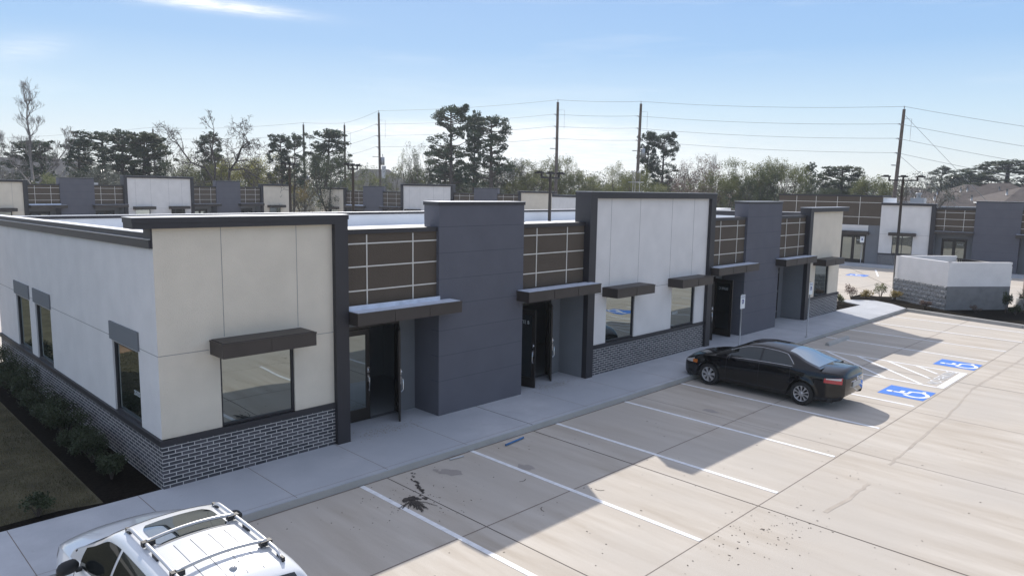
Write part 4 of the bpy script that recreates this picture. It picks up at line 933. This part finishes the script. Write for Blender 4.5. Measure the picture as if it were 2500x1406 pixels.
def tree_proto(kind, seed):
    """unit trees 10 m tall; returns (trunk mesh builder, crown mesh builder)"""
    rnd = random.Random(seed); t, c = MB(), MB()
    if kind == 'pine':
        lean = Vector((rnd.gauss(0,.25), rnd.gauss(0,.25), 0)); pts = [Vector((0,0,0)), Vector((0,0,3.3))+lean*.4, Vector((0,0,6.4))+lean, Vector((0,0,9.4))+lean*1.2]
        t.tube(pts, [.17,.14,.10,.03], 7)
        zlo = rnd.uniform(3.4,4.8); Rm = rnd.uniform(1.5,1.9); lobes = [rnd.uniform(.6,1.25) for _ in range(7)]
        for k in range(rnd.randint(64, 80)):
            f = rnd.random()**.8; z = zlo+(9.75-zlo)*f; env = Rm*math.sqrt(max(.04, 1-((f-.48)/.60)**2))
            a = rnd.uniform(0, 6.283); env *= lobes[int(a/6.284*7)]*(1 if rnd.random() < .8 else 1.3); rad = env*rnd.uniform(.25, 1)**.5
            base = Vector((0,0,z-.25-.2*rad))+lean*min(1.15, z/6.4); tip = Vector((math.cos(a)*rad, math.sin(a)*rad, z))+lean*min(1.15, z/6.4)
            mid = (base+tip)/2+Vector((0,0,-.1)); t.tube([base, mid, tip], [.045,.03,.012], 4, 0, True, False)
            for q in range(rnd.choice((1,2,2))):
                pc = mid.lerp(tip, rnd.uniform(.55,1.1))+Vector((rnd.gauss(0,.14), rnd.gauss(0,.14), rnd.gauss(.05,.10)))
                r_ = rnd.uniform(.22,.44); leaves(c, pc.x, pc.y, pc.z, r_, r_*rnd.uniform(.5,.8), 82, .15, rnd, 0, .05)
        tp = Vector((0,0,9.55))+lean*1.2; leaves(c, tp.x, tp.y, tp.z, .42, .34, 150, .15, rnd, 0, .05)
    elif kind in ('broad', 'airy'):
        tips = []; 
        t.tube([(0,0,0),(0,0,2.2)], [.26,.19], 7)
        for k in range(5):
            a = 6.283*k/5+rnd.gauss(0,.3); branch(t, Vector((0,0,1.9)), Vector((math.cos(a)*.6, math.sin(a)*.6, .9)).normalized(), 3.0, .13, 3, rnd, .75, .12, .12, 3, tips, .012)
        n = len(tips)
        for p in tips:
            if kind == 'airy' and rnd.random() < .25: continue
            leaves(c, p.x, p.y, p.z, rnd.uniform(.45,.85), rnd.uniform(.40,.75), 80 if kind == 'broad' else 40, .15, rnd, 0, .1)
        for k in range(34 if kind == 'broad' else 12):
            a = rnd.uniform(0,6.28); r_ = rnd.uniform(.5,3.4); leaves(c, r_*math.cos(a), r_*math.sin(a), rnd.uniform(.4,5.5), rnd.uniform(.5,1.0), rnd.uniform(.5,.9), 130 if kind == 'broad' else 90, .15, rnd, 0, .1)
    return t, c
def norm(t, c, H=10):
    allv = t.v+c.v; mz = max(v[2] for v in allv); 
    for b in (t, c): b.v = [tuple(q*H/mz for q in v) for v in b.v]
PROTO = {}
for kind, seeds in (('pine', (1,2,3,4,5)), ('broad', (11,12,13)), ('airy', (21,22,23))):
    for sd in seeds:
        t, c = tree_proto(kind, sd); norm(t, c); mt_ = bpy.data.meshes.new(kind+'_trunk')
        def tomesh(b, nm):
            me = bpy.data.meshes.new(nm); me.from_pydata(b.v, [], b.f); me.polygons.foreach_set('use_smooth', b.sm); me.materials.append(None); me.update(); return me
        PROTO.setdefault(kind, []).append((tomesh(t, kind+'_trunk'), tomesh(c, kind+'_crown')))
cnt = {}
def tree(px, ytop, wpx, dist, kind, leafm, label, bark='bark', group=None, name=None, cat='tree'):
    k = cnt.get(kind, 0); cnt[kind] = k+1; tm, cm = PROTO[kind][k % len(PROTO[kind])]
    if 430 < px < 800 and dist < 103: dist = 103+(dist-80)*.3
    p = at(px, dist); H = topz(px, ytop, dist); wm = wpx/FPX*dist
    xs = [v.co.x for v in cm.vertices]; base_w = sorted(xs)[int(len(xs)*.97)]-sorted(xs)[int(len(xs)*.03)]
    o = tag(empty(name or kind_name[kind], (p.x, p.y, -.05), (k*2.39996) % 6.283), label, cat, group); sxy = wm/base_w; o.scale = (sxy, sxy, H/10)
    for nm, me, mt_ in (('trunk', tm, M[bark]), ('crown', cm, LM[leafm])):
        q = bpy.data.objects.new(nm, me); col.objects.link(q); kid(q, o); q.material_slots[0].link = 'OBJECT'; q.material_slots[0].material = mt_
    return o
kind_name = dict(pine='pine_tree', broad='leafy_tree', airy='bushy_tree')
GT = 'trees beyond the plaza buildings'
def T(*a, **k): k.setdefault('group', GT); return tree(*a, **k)
for a in [
 (60,340,66,112,'pine','pine','round dark pine behind the pale bare tree, leftmost of the pines'),
 (118,338,52,108,'pine','pine','dark pine just right of the pale bare tree trunk'),
 (187,331,78,110,'pine','pine','umbrella topped pine between the bare tree and the big pine thicket'),
 (262,318,90,104,'pine','pine','pine forming the left shoulder of the big pine thicket'),
 (298,309,84,100,'pine','pine','tallest pine of the big thicket behind the back left building'),
 (338,318,96,98,'pine','dark','dense dark tree in the middle of the big thicket behind the back left building'),
 (372,330,76,100,'pine','pine','pine forming the right shoulder of the big thicket beside a utility pole'),
 (510,320,76,112,'pine','pine','pine standing behind the dark twisted bare tree'),
 (690,324,46,105,'pine','pine','narrow pine on the left of the pair near the first transformer pole'),
 (716,320,50,103,'pine','pine','round headed pine on the right of the pair near the first transformer pole'),
 (786,311,92,98,'pine','pine','broad pine between the two poles left of the centre, above the brush gap'),
 (800,362,96,92,'broad','dark','dark bush-like tree below the broad pine in the gap between the back buildings'),
 (1103,247,88,96,'pine','pine','tallest pine of the centre trio'),
 (1153,268,62,101,'pine','pine','middle pine of the centre trio'),
 (1200,278,88,96,'pine','pine','right-hand pine of the centre trio'),
 (1078,345,76,100,'pine','dark','short dark pine at the left foot of the centre trio'),
 (985,356,96,104,'airy','olive','twiggy tree left of the centre pine trio'),
 (1030,342,70,100,'airy','dark','slender half bare tree between the twiggy tree and the centre pine trio'),
 (1060,392,140,108,'broad','dark','low dark leafy tree under the left of the centre pine trio'),
 (1160,392,150,106,'broad','dark','low dark leafy tree under the middle of the centre pine trio'),
 (1245,382,100,104,'broad','grey','brown twiggy tree at the right foot of the centre pine trio'),
 (1330,372,125,104,'broad','olive','pale olive tree left of the lamp post by the far cream bay'),
 (1384,374,90,104,'broad','olive','pale olive tree just right of the tall pole at the centre'),
 (1300,415,120,102,'broad','olive','low olive tree behind the far cream bay'),
 (1436,418,120,104,'broad','olive','low pale brush between the centre pole and the dark olive tree'),
 (1540,392,122,92,'broad','olive','rounded olive brown tree around the pole with the transformer can'),
 (1570,317,48,112,'pine','pine','left pine of the distant pair behind the pole with the transformer can'),
 (1614,318,58,110,'pine','pine','right pine of the distant pair behind the pole with the transformer can'),
 (1500,398,80,110,'airy','olive','pale thin tree left of the rounded olive brown tree'),
 (1660,385,90,112,'airy','red','reddish bare tree just right of the distant pine pair'),
 (1715,374,120,106,'airy','red','broad reddish grey bare tree in the middle of the right treeline'),
 (1690,430,130,96,'airy','red','low reddish brush below the broad reddish tree'),
 (1768,410,90,98,'broad','olive','low green tree at the left of the big green grove on the right'),
 (1822,376,112,98,'broad','olive','left crown of the big green grove on the right'),
 (1856,395,84,95,'broad','dark','dark rounded tree inside the big green grove on the right'),
 (1905,380,100,98,'broad','olive','right crown of the big green grove on the right'),
 (1953,408,82,102,'airy','dark','dark twiggy tree right of the big green grove'),
 (1974,394,34,118,'pine','pine','small lone pine poking above the trees right of the green grove'),
 (2020,425,80,116,'broad','dark','low dark tree left of the rounded pine group on the right'),
 (2056,402,84,112,'pine','dark','broad dark pine midway between the green grove and the leaning pole'),
 (2062,425,110,108,'broad','dark','low dark leafy tree under the broad pine on the right'),
 (2135,424,90,104,'broad','olive','soft green tree left of the leaning pole on the right'),
 (2250,412,110,96,'airy','grey','grey bare tangle right of the leaning pole'),
 (2288,402,48,172,'pine','pine','small pine right of the leaning pole'),
 (2312,425,50,170,'pine','dark','low pine between the small pine and the layered pine'),
 (2342,418,40,172,'pine','pine','small layered pine between two rooflines on the right'),
 (2382,424,54,172,'pine','pine','flat topped small pine over the right-hand roofs'),
 (2456,388,122,168,'pine','dark','large spreading pine at the far right'),
 (2350,440,150,175,'broad','dark','low leafy tree behind the right-hand roofs'),
 (20,382,80,100,'airy','grey','shiny leaved tree at the far left edge'),
 (190,392,110,90,'broad','grey','shiny grey green tree behind the left slate block'),
 (262,402,80,88,'broad','grey','small shiny grey green tree left of the tall white bay'),
 (130,415,70,84,'broad','olive','low green shrub tree behind the brown parapet at the left'),
 (445,372,110,104,'airy','olive','hazy olive tree right of the big pine thicket'),
 (500,362,110,96,'broad','olive','olive tree behind the twisted bare tree, left of its trunk'),
 (588,385,120,92,'broad','yellow','yellow green tree right of the trunk of the twisted bare tree'),
 (648,362,110,95,'broad','yellow','autumn tinged tree left of the lamp post and paired pines'),
 (655,420,100,84,'broad','yellow','low yellow green tree behind the cream bay at the back left'),
 (440,425,80,86,'broad','dark','low brown green tree behind the right end of the tall white bay'),
 (735,425,60,88,'airy','gold','golden brush left of the transformer pole in the gap between back buildings'),
 (752,448,40,84,'airy','gold','low golden brush at the right of the gap between back buildings'),
 (722,470,70,76,'airy','grey','low grey brush at the foot of the lamp post in the gap'),
 (880,398,100,110,'airy','olive','pale hazy tree behind the pole left of the centre house'),
 (845,430,80,100,'broad','olive','low olive tree left of the centre house'),
 (940,440,60,92,'broad','dark','dark shrub tree right of the centre house'),
 (1455,445,120,108,'broad','olive','low distant tree behind the white end of the centre plaza'),
 (1610,440,120,100,'broad','olive','low green tree right of the rounded olive brown tree'),
 ]: T(*a)

def bare(name, px, ytop, dist, bark, label, seed, H0=None, fn=None):
    p = at(px, dist); H = topz(px, ytop, dist); o = tag(empty(name, (p.x, p.y, -.05)), label, 'tree', GT); rnd = random.Random(seed); b = MB(); c = MB(); tips = []
    fn(b, rnd, tips)
    mz = max(v[2] for v in b.v); b.v = [(v[0]*H/mz, v[1]*H/mz, v[2]*H/mz) for v in b.v]; b.build('trunk', M[bark], o)
    return o
RR = Vector((math.sin(YAW), -math.cos(YAW), 0))      # picture right, for laying out limbs seen side on
def limb(b, rnd, tips, pts, r, depth, **k):
    P = [Vector((0,0,0))+RR*x+Vector((0,0,z))+Vector((F.x,F.y,0)).normalized()*d_ for x, z, d_ in pts]
    b.tube(P, [r*(1-.6*i/(len(P)-1)) for i in range(len(P))], 6)
    for i in range(1, len(P)):
        for q in range(k.get('n', 2)):
            d = (P[i]-P[i-1]).normalized(); a = rnd.uniform(0, 6.28); ax = d.orthogonal().normalized(); ax.rotate(Matrix.Rotation(a, 3, d))
            branch(b, P[i], (d+ax*k.get('sp', .8)).normalized(), k.get('len', 2.0), r*.32, depth, rnd, k.get('sp', .8), k.get('up', .15), k.get('wig', .15), 3, tips, k.get('minr', .02))
def f_tall(b, rnd, tips):
    limb(b, rnd, tips, [(0,0,0),(.1,4,0),(0,8,0)], .30, 0, n=0)
    limb(b, rnd, tips, [(0,8,0),(-.3,11.5,.2),(-.2,14.8,.3),(-.3,17.4,0),(-.1,19.4,0)], .22, 4, n=4, len=1.5, sp=.6, up=.28, minr=.014)
    limb(b, rnd, tips, [(0,6.5,0),(2.0,8.8,-.3),(3.9,11.0,0),(5.4,13.0,.2)], .16, 4, n=3, len=1.4, sp=.6, up=.28, minr=.014)
    limb(b, rnd, tips, [(0,7.0,0),(-1.9,9.0,.5),(-3.4,10.8,.2),(-4.2,12.8,0)], .13, 4, n=3, len=1.3, sp=.6, up=.25, minr=.014)
    limb(b, rnd, tips, [(0,5.0,0),(-2.2,6.4,-.3),(-4.6,8.0,-.2),(-5.6,9.2,0)], .10, 3, n=2, len=1.5, sp=.6, up=.2, minr=.02)
bare('bare_tree', 82, 186, 98, 'bark_l', 'tall pale leafless tree at the far left, tallest thing on that side', 4, fn=f_tall)
def f_twist(b, rnd, tips):
    limb(b, rnd, tips, [(0,0,0),(-.05,2.5,0),(0,5.2,0),(.15,6.6,0)], .30, 0, n=0)
    limb(b, rnd, tips, [(.1,6.4,0),(.2,8.3,.3),(1.2,9.6,.2),(1.9,11.2,0),(2.7,12.0,.2)], .2, 4, n=3, len=1.5, sp=.95, up=.05, wig=.3, minr=.02)
    limb(b, rnd, tips, [(.2,8.4,0),(2.0,8.6,.4),(3.6,7.6,.3),(4.6,7.1,.1)], .13, 3, n=2, len=1.6, sp=.9, up=0, wig=.3, minr=.026)
    limb(b, rnd, tips, [(0,4.4,0),(-1.2,5.6,-.3),(-1.9,7.2,0),(-2.9,8.6,.2),(-4.6,9.3,0),(-5.6,10.6,.1),(-6.2,11.6,0)], .17, 3, n=2, len=1.7, sp=.95, up=0, wig=.32, minr=.026)
    limb(b, rnd, tips, [(-1.7,6.6,0),(-1.6,9.0,.3),(-1.9,11.0,.2),(-1.5,13.4,0)], .12, 3, n=2, len=1.2, sp=.8, up=.1, wig=.3, minr=.026)
    limb(b, rnd, tips, [(0,4.8,0),(1.6,4.4,.3),(3.2,3.8,.3),(5.4,4.6,.1)], .11, 2, n=2, len=1.2, sp=.8, up=0, wig=.3, minr=.024)
bare('bare_tree', 556, 266, 88, 'bark_d', 'dark twisted leafless tree with crooked limbs before the yellow green trees', 9, fn=f_twist)
def f_fine(b, rnd, tips):
    limb(b, rnd, tips, [(.8,0,0),(.5,4,0),(0,6.5,0)], .13, 0, n=0)
    limb(b, rnd, tips, [(0,6.5,0),(-.4,8.5,0),(-.2,11,0),(0,12.6,0)], .10, 3, n=3, len=1.6, sp=.6, up=.25, minr=.014)
    limb(b, rnd, tips, [(.2,5.5,0),(-1.2,8,0),(-1.8,10,0)], .08, 3, n=2, len=1.4, sp=.6, up=.25, minr=.014)
    limb(b, rnd, tips, [(.4,4.5,0),(1.4,6.6,0),(1.8,8.4,0)], .08, 3, n=2, len=1.3, sp=.6, up=.25, minr=.014)
bare('bare_tree', 412, 300, 112, 'bark_l', 'fine pale leafless tree right of the big pine thicket', 12, fn=f_fine)
bare('bare_tree', 1740, 372, 104, 'bark_l', 'pale leafless tree behind the reddish trees left of the big green grove', 15, fn=f_fine)
bare('bare_tree', 2262, 415, 92, 'bark_l', 'grey leafless tree before the right-hand brown roofs', 18, fn=f_fine)
# far wood that closes the horizon
fw = MB(); rnd = random.Random(77)
for k in range(240):
    px = -150+2800*k/240; dist = rnd.uniform(170, 240); p = at(px, dist); Hh = topz(px, 0, dist)
    horizon = CAM[2]; hgt = horizon+rnd.uniform(.5, 6.0); leaves(fw, p.x, p.y, hgt/2, rnd.uniform(4, 7), hgt/2, 800, .42, rnd, 0, .1)
tag(fw.build('distant_wood', LM['dark']), 'low far-off wood closing the horizon behind everything', 'wood', kind='stuff')

def shrub(x, y, z, r, h, label, lm='dark', seed=0, n=9, per=110, s=.06, group='shrubs in the beds', spiky=False):
    rnd = random.Random(seed); o = tag(empty('shrub', (x, y, z)), label, 'shrub', group); t = MB(); c = MB()
    for k in range(n):
        a = rnd.uniform(0, 6.28); rr_ = r*rnd.uniform(.2, .75); tip = Vector((math.cos(a)*rr_, math.sin(a)*rr_, h*rnd.uniform(.45,.85)))
        t.tube([(0,0,-.03), tip*.5+Vector((0,0,.05)), tip], [.012,.008,.004], 4)
        if spiky:
            for q in range(16):
                a2 = rnd.uniform(0, 6.28); d = Vector((math.cos(a2), math.sin(a2), rnd.uniform(-.2,.9))).normalized()*h*.33; e = Vector((-d.y, d.x, 0)).normalized()*.018
                c.add([tip-e, tip+e, tip+d], [(0,1,2)])
        else: leaves(c, tip.x, tip.y, tip.z, r*.42, h*.26, per, s, rnd, 0, .1)
    t.build('stem', M['bark'], o); c.build('foliage', LM[lm], o); return o
for i, (y, r_, h_) in enumerate(((11.6,.46,.8),(10.1,.44,.78),(8.7,.46,.75),(7.4,.44,.72),(6.25,.46,.72),(5.2,.42,.62),(4.15,.44,.66),(3.2,.36,.50),(2.35,.42,.60),(1.2,.34,.42))):
    shrub(-.52, y, .12, r_*1.12, h_*1.05, ['farthest shrub of the row along the end wall','second farthest shrub of the row along the end wall','shrub below the far window of the end wall','shrub below the second window of the end wall','shrub in the middle of the row along the end wall','low shrub before the middle of the blank end wall','full rounded shrub left of the near end window','small shrub under the near end window','shrub nearest the corner but one along the end wall','small sparse shrub nearest the brick corner'][i], 'shrubg', 30+i, 16, 190, .045)
shrub(-1.9, .32, .12, .30, .36, 'lone low shrub in the mulch strip beside the sidewalk', 'shrubg', 51, 9, 110, .05)
for i, (x, y, r_, h_, lm, lb_) in enumerate(((35.6,1.1,.42,.85,'red','reddish upright plant at the far tip of the island bed'),(36.2,.55,.4,.55,'gold','pale gold plant in the island bed near the sidewalk curve'),(37.2,.15,.45,.8,'olive','bright green plant against the rough block wall'),(37.0,-.6,.4,.6,'gold','small yellowish plant below the rough block wall'),(35.4,-2.5,.35,.4,'red','small reddish plant at the kerb corner of the island'),
    (31.1,.7,.4,.5,'olive','yellow green plant in the small bed at the building end'),(32.2,.8,.35,.5,'gold','golden plant in the small bed at the building end'),(33.0,.75,.35,.55,'olive','leafy plant at the tip of the small bed'))):
    shrub(x, y, .1, r_, h_, lb_, lm, 60+i, 7, 70, .07)
shrub(37.0, -5.6, .1, .28, 1.05, 'dark upright plant against the grey front of the enclosure', 'dark', 70, 6, 120, .07)
shrub(36.6, -6.1, .1, .4, .45, 'low dark plant at the foot of the enclosure front', 'dark', 71, 8, 80, .07)
shrub(38.2, -6.2, .1, .55, 1.1, 'dark spiky plant at the right corner of the enclosure', 'dark', 72, 11, 60, .07, spiky=True)
shrub(35.9, -4.6, .1, .3, .35, 'small twiggy plant before the enclosure front', 'red', 73, 6, 40, .06)

# ------------------------------------------------------------------ utility poles and wires
WL = (0, 1.65, 3.2, 4.75)
def upole(px, ytop, dist, label, lean=0, xf_=None, r=.17, top_dark=False):
    p = at(px, dist); H = topz(px, ytop, dist); o = tag(empty('utility_pole', (p.x, p.y, 0)), label, 'utility pole', 'utility poles along the power line')
    ln = RR*lean; pts = [Vector((0,0,0))-ln*H/10, Vector((0,0,H))]
    b = MB(); b.tube(pts, [r*1.25, r*.8], 8); b.build('pole', M['wood'], o)
    for k, dz in enumerate(WL):
        f = 1-dz/H; q = Vector((0,0,H-dz))-ln*dz/10; b = MB()
        if k == 0: b.tube([q+Vector((0,0,-.1)), q+Vector((0,0,.35))], [.06,.04], 6)
        else: b.tube([q+Vector((0,0,-.15)), q-RR*.35+Vector((0,0,.12)), q-RR*.5+Vector((0,0,.05))], [.07,.06,.05], 6)
        b.build('insulator', M['grey_m'], o)
    if xf_:
        for z, s_ in xf_:
            b = MB(); q = Vector((0,0,z))+RR*s_*.5; b.lathe([(-.55,0),(-.55,.27),(.5,.27),(.56,.2),(.58,0)], 'z', 12, c=tuple(q)); b.tube([q+Vector((0,0,.5)), q+Vector((0,0,.95))], .05, 6); b.build('transformer', M['grey_m'], o)
    b = MB(); b.tube([Vector((0,0,H-1.0)), Vector((0,0,H-1.0))+RR*.9, Vector((0,0,H-3.4))+RR*.9], .02, 4); b.tube([Vector((0,0,H-6.0)), Vector((0,0,H-6.0))-RR*.9], .06, 5); b.build('bracket', M['grey_m'], o)
    return Vector((p.x, p.y, H))
A = []
A.append(at(-420, 215, 345))
A.append(upole(380, 316, 150, 'dark utility pole at the right edge of the pine thicket on the left'))
A.append(upole(744, 305, 120, 'dark utility pole with twin transformer cans in the gap between the back buildings', xf_=[(6.5,-1),(6.5,1)]))
A.append(upole(843, 306, 117, 'weathered utility pole beside the small lamp post left of the centre house'))
A.append(upole(926, 276, 106, 'weathered utility pole with a small can, in front of the centre house', lean=-.12, xf_=[(9.2,1)]))
A.append(upole(1357, 250, 99, 'tall utility pole behind the far cream bay, tallest pole of the centre', r=.2))
A.append(upole(1557, 254, 99, 'tall utility pole with a single transformer can behind the foreground white bay', lean=.12, xf_=[(10.6,1)], r=.2))
A.append(upole(2191, 268, 92, 'dark leaning utility pole at the right with guy wires', lean=.28, r=.2))
A.append(at(3100, 90, 392))
for k, dz in enumerate(WL):
    b = MB()
    for p, q in zip(A[:-1], A[1:]):
        lo = Vector((0,0,-dz)); sag = (q-p).length*.012; n = 10; pts = []
        for i in range(n+1):
            t = i/n; v = p.lerp(q, t)+lo; v.z += .3 if k == 0 else .1; v.z -= 4*sag*t*(1-t)
            if k: v -= RR*.45
            pts.append(v)
        b.tube(pts, .017, 4, 0, True, False)
    tag(b.build('power_line', mat('wire', (.22,.22,.23), .6)), ['topmost wire of the power line crossing the sky', 'second wire from the top of the power line', 'third wire from the top of the power line', 'lowest of the four power line wires'][k], 'power line', 'wires of the power line')
b = MB(); p7 = A[7]
for dz, l_ in ((0.5, 15), (5.0, 12), (7.5, 9)): b.tube([p7-Vector((0,0,dz)), Vector((p7.x, p7.y, .5))+RR*l_], .02, 4, 0, True, False)
tag(b.build('guy_wire', M['grey_m']), 'guy wires running down to the right from the leaning pole', 'guy wire')
# silver mast pair at the foot of the transformer pole
b = MB(); q = at(1552, 88); zt = topz(1552, 420, 88)
for s_ in (-.35, -.1, .45): b.tube([q+RR*s_+Vector((0,0,-q.z)), q+RR*s_+Vector((0,0,zt-q.z))], .05, 6); b.tube([q+RR*s_+Vector((0,0,zt-q.z)), q+RR*(s_-.15)+Vector((0,0,zt-q.z+.15)), q+RR*(s_-.3)+Vector((0,0,zt-q.z-.1))], .045, 6)
b.tube([q+RR*(-.9)+Vector((0,0,zt-q.z-1.2)), q+RR*.9+Vector((0,0,zt-q.z-1.2))], .05, 5)
tag(b.build('conduit_riser', M['grey_m']), 'group of silver cable risers rising behind the foreground white bay', 'cable riser')

# ------------------------------------------------------------------ houses beyond
M['shingle'] = mat('brown_shingles', (.085,.068,.060), .9, noise=(1.5,.25)); M['shingle2'] = mat('grey_shingles', (.12,.115,.11), .9, noise=(1.5,.2)); M['hbrick'] = mat('house_brick', (.15,.105,.085), .9, noise=(3,.2))
def house(px, dist, w_, d_, ztop, zeave, rz, label, roofm='shingle', wallm='hbrick', chim=(), hip=True):
    p = at(px, dist); o = tag(empty('house', (p.x, p.y, 0), rz), label, 'house', 'houses beyond the plaza')
    b = MB(); b.box(-w_/2, w_/2, -d_/2, d_/2, 0, zeave); wl = b.build('wall', M[wallm], o)
    e = .45; X_, Y_ = w_/2+e, d_/2+e; rl = max(.3, X_-Y_*(.95 if hip else 0)); b = MB()
    v = [(-X_,-Y_,zeave),(X_,-Y_,zeave),(X_,Y_,zeave),(-X_,Y_,zeave),(-rl,0,ztop),(rl,0,ztop)]
    b.add(v, [(0,1,5,4),(1,2,5),(2,3,4,5),(3,0,4),(3,2,1,0)]); rf = b.build('roof', M[roofm], o)
    b = MB()
    for i in range(4): b.tube([v[i], v[(i+1)%4]], .12, 4)
    b.build('gutter', M['grey_m'], rf)
    for cx, cy, cz in chim:
        b = MB(); b.box(cx-.35, cx+.35, cy-.3, cy+.3, zeave, cz); b.build('chimney', M[wallm], rf)
    for k in range(3):
        b = MB(); x = -w_/3+k*w_/3; b.tube([(x, -d_*.2, (zeave+ztop)/2), (x, -d_*.2, (zeave+ztop)/2+.8)], .12, 6); b.build('vent_pipe', M['grey_m'], rf)
    for k in range(3):
        x = -w_/3+k*w_/3; b = MB(); b.box(x-.6, x+.6, -d_/2-.04, -d_/2, zeave-2.2, zeave-.8); f = b.build('window', M['grey_m'], wl); b = MB(); b.box(x-.52, x+.52, -d_/2-.05, -d_/2-.04, zeave-2.12, zeave-.88); b.build('pane', M['glass'], f)
    return o
house(82, 128, 13, 10, 8.9, 5.4, R(-12), 'grey gabled house half hidden behind the pale bare tree', 'shingle2', hip=False)
house(915, 125, 16, 12, 8.5, 4.3, R(-35), 'house with a grey hipped roof behind the centre slate block', 'shingle2', 'cmu_hi', chim=((1.5,-2,9.0),))
house(2222, 140, 11.5, 10, 7.0, 4.6, R(-70), 'brown roofed house behind the right-hand white bay', chim=((1.0,0,6.6),))
house(2365, 142, 11, 10, 7.6, 5.0, R(-30), 'brown roofed house rising between the white bay and the right slate block', chim=((2,-1,7.6),))
house(2440, 132, 12, 10, 7.7, 5.0, R(-78), 'long brown roofed house behind the right slate block', chim=((3,-2,7.4),))
house(2520, 120, 13, 11, 7.0, 4.8, R(-50), 'brown roofed house cut by the right edge of the picture')
house(2310, 118, 8, 8, 5.9, 4.2, R(-40), 'low brown roofed house left of the right slate block')

# construction spoil beyond the lawn: outside the frame, mirrored in the end wall windows
def mound(cx, cy, rx, ry, h, nm, mt_, label, cat, seed):
    rnd = random.Random(seed); P = []
    for i in range(19):
        row = []
        for k in range(37):
            a = 2*math.pi*k/36; q = i/18; kk = k % 36; bump_ = .12*math.sin(3*a+seed)+.08*math.sin(7*a+2*seed)
            r_ = q*(1+bump_); row.append((cx+rx*r_*math.cos(a), cy+ry*r_*math.sin(a), .08+h*(1-q*q)**1.3*(1+.25*math.sin(5*a+q*9))))
        P.append(row)
    b = MB(); b.grid(P, 0, True, True); return tag(b.build(nm, mt_), label, cat)
mound(-4.8, 14.0, 3.0, 2.4, .7, 'earth_pile', mat('raw_earth', (.36,.22,.13), .95, noise=(3,.3), bump=(6,.6)), 'pile of raw brown earth mirrored in the end wall windows', 'earth pile', 3)
mound(-7.6, 18.5, 2.4, 1.8, 1.3, 'tarpaulin', mat('green_tarp', (.16,.36,.31), .5, noise=(2,.2), bump=(4,.8)), 'green tarpaulin over a heap, mirrored in the near end wall window', 'tarpaulin', 5)

# ------------------------------------------------------------------ thin air that softens the far trees
hb = MB(); hb.box(-260, 330, -120, 330, -1.3, 30)
HZ = bpy.data.materials.new('haze'); HZ.use_nodes = True; t = HZ.node_tree; t.nodes.clear()
o_ = t.nodes.new('ShaderNodeOutputMaterial'); v_ = t.nodes.new('ShaderNodeVolumePrincipled'); v_.inputs['Color'].default_value = (.86, .92, 1.0, 1); v_.inputs['Density'].default_value = .00045; v_.inputs['Anisotropy'].default_value = .35
t.links.new(v_.outputs[0], o_.inputs['Volume'])
tag(hb.build('haze', HZ), kind='stuff')
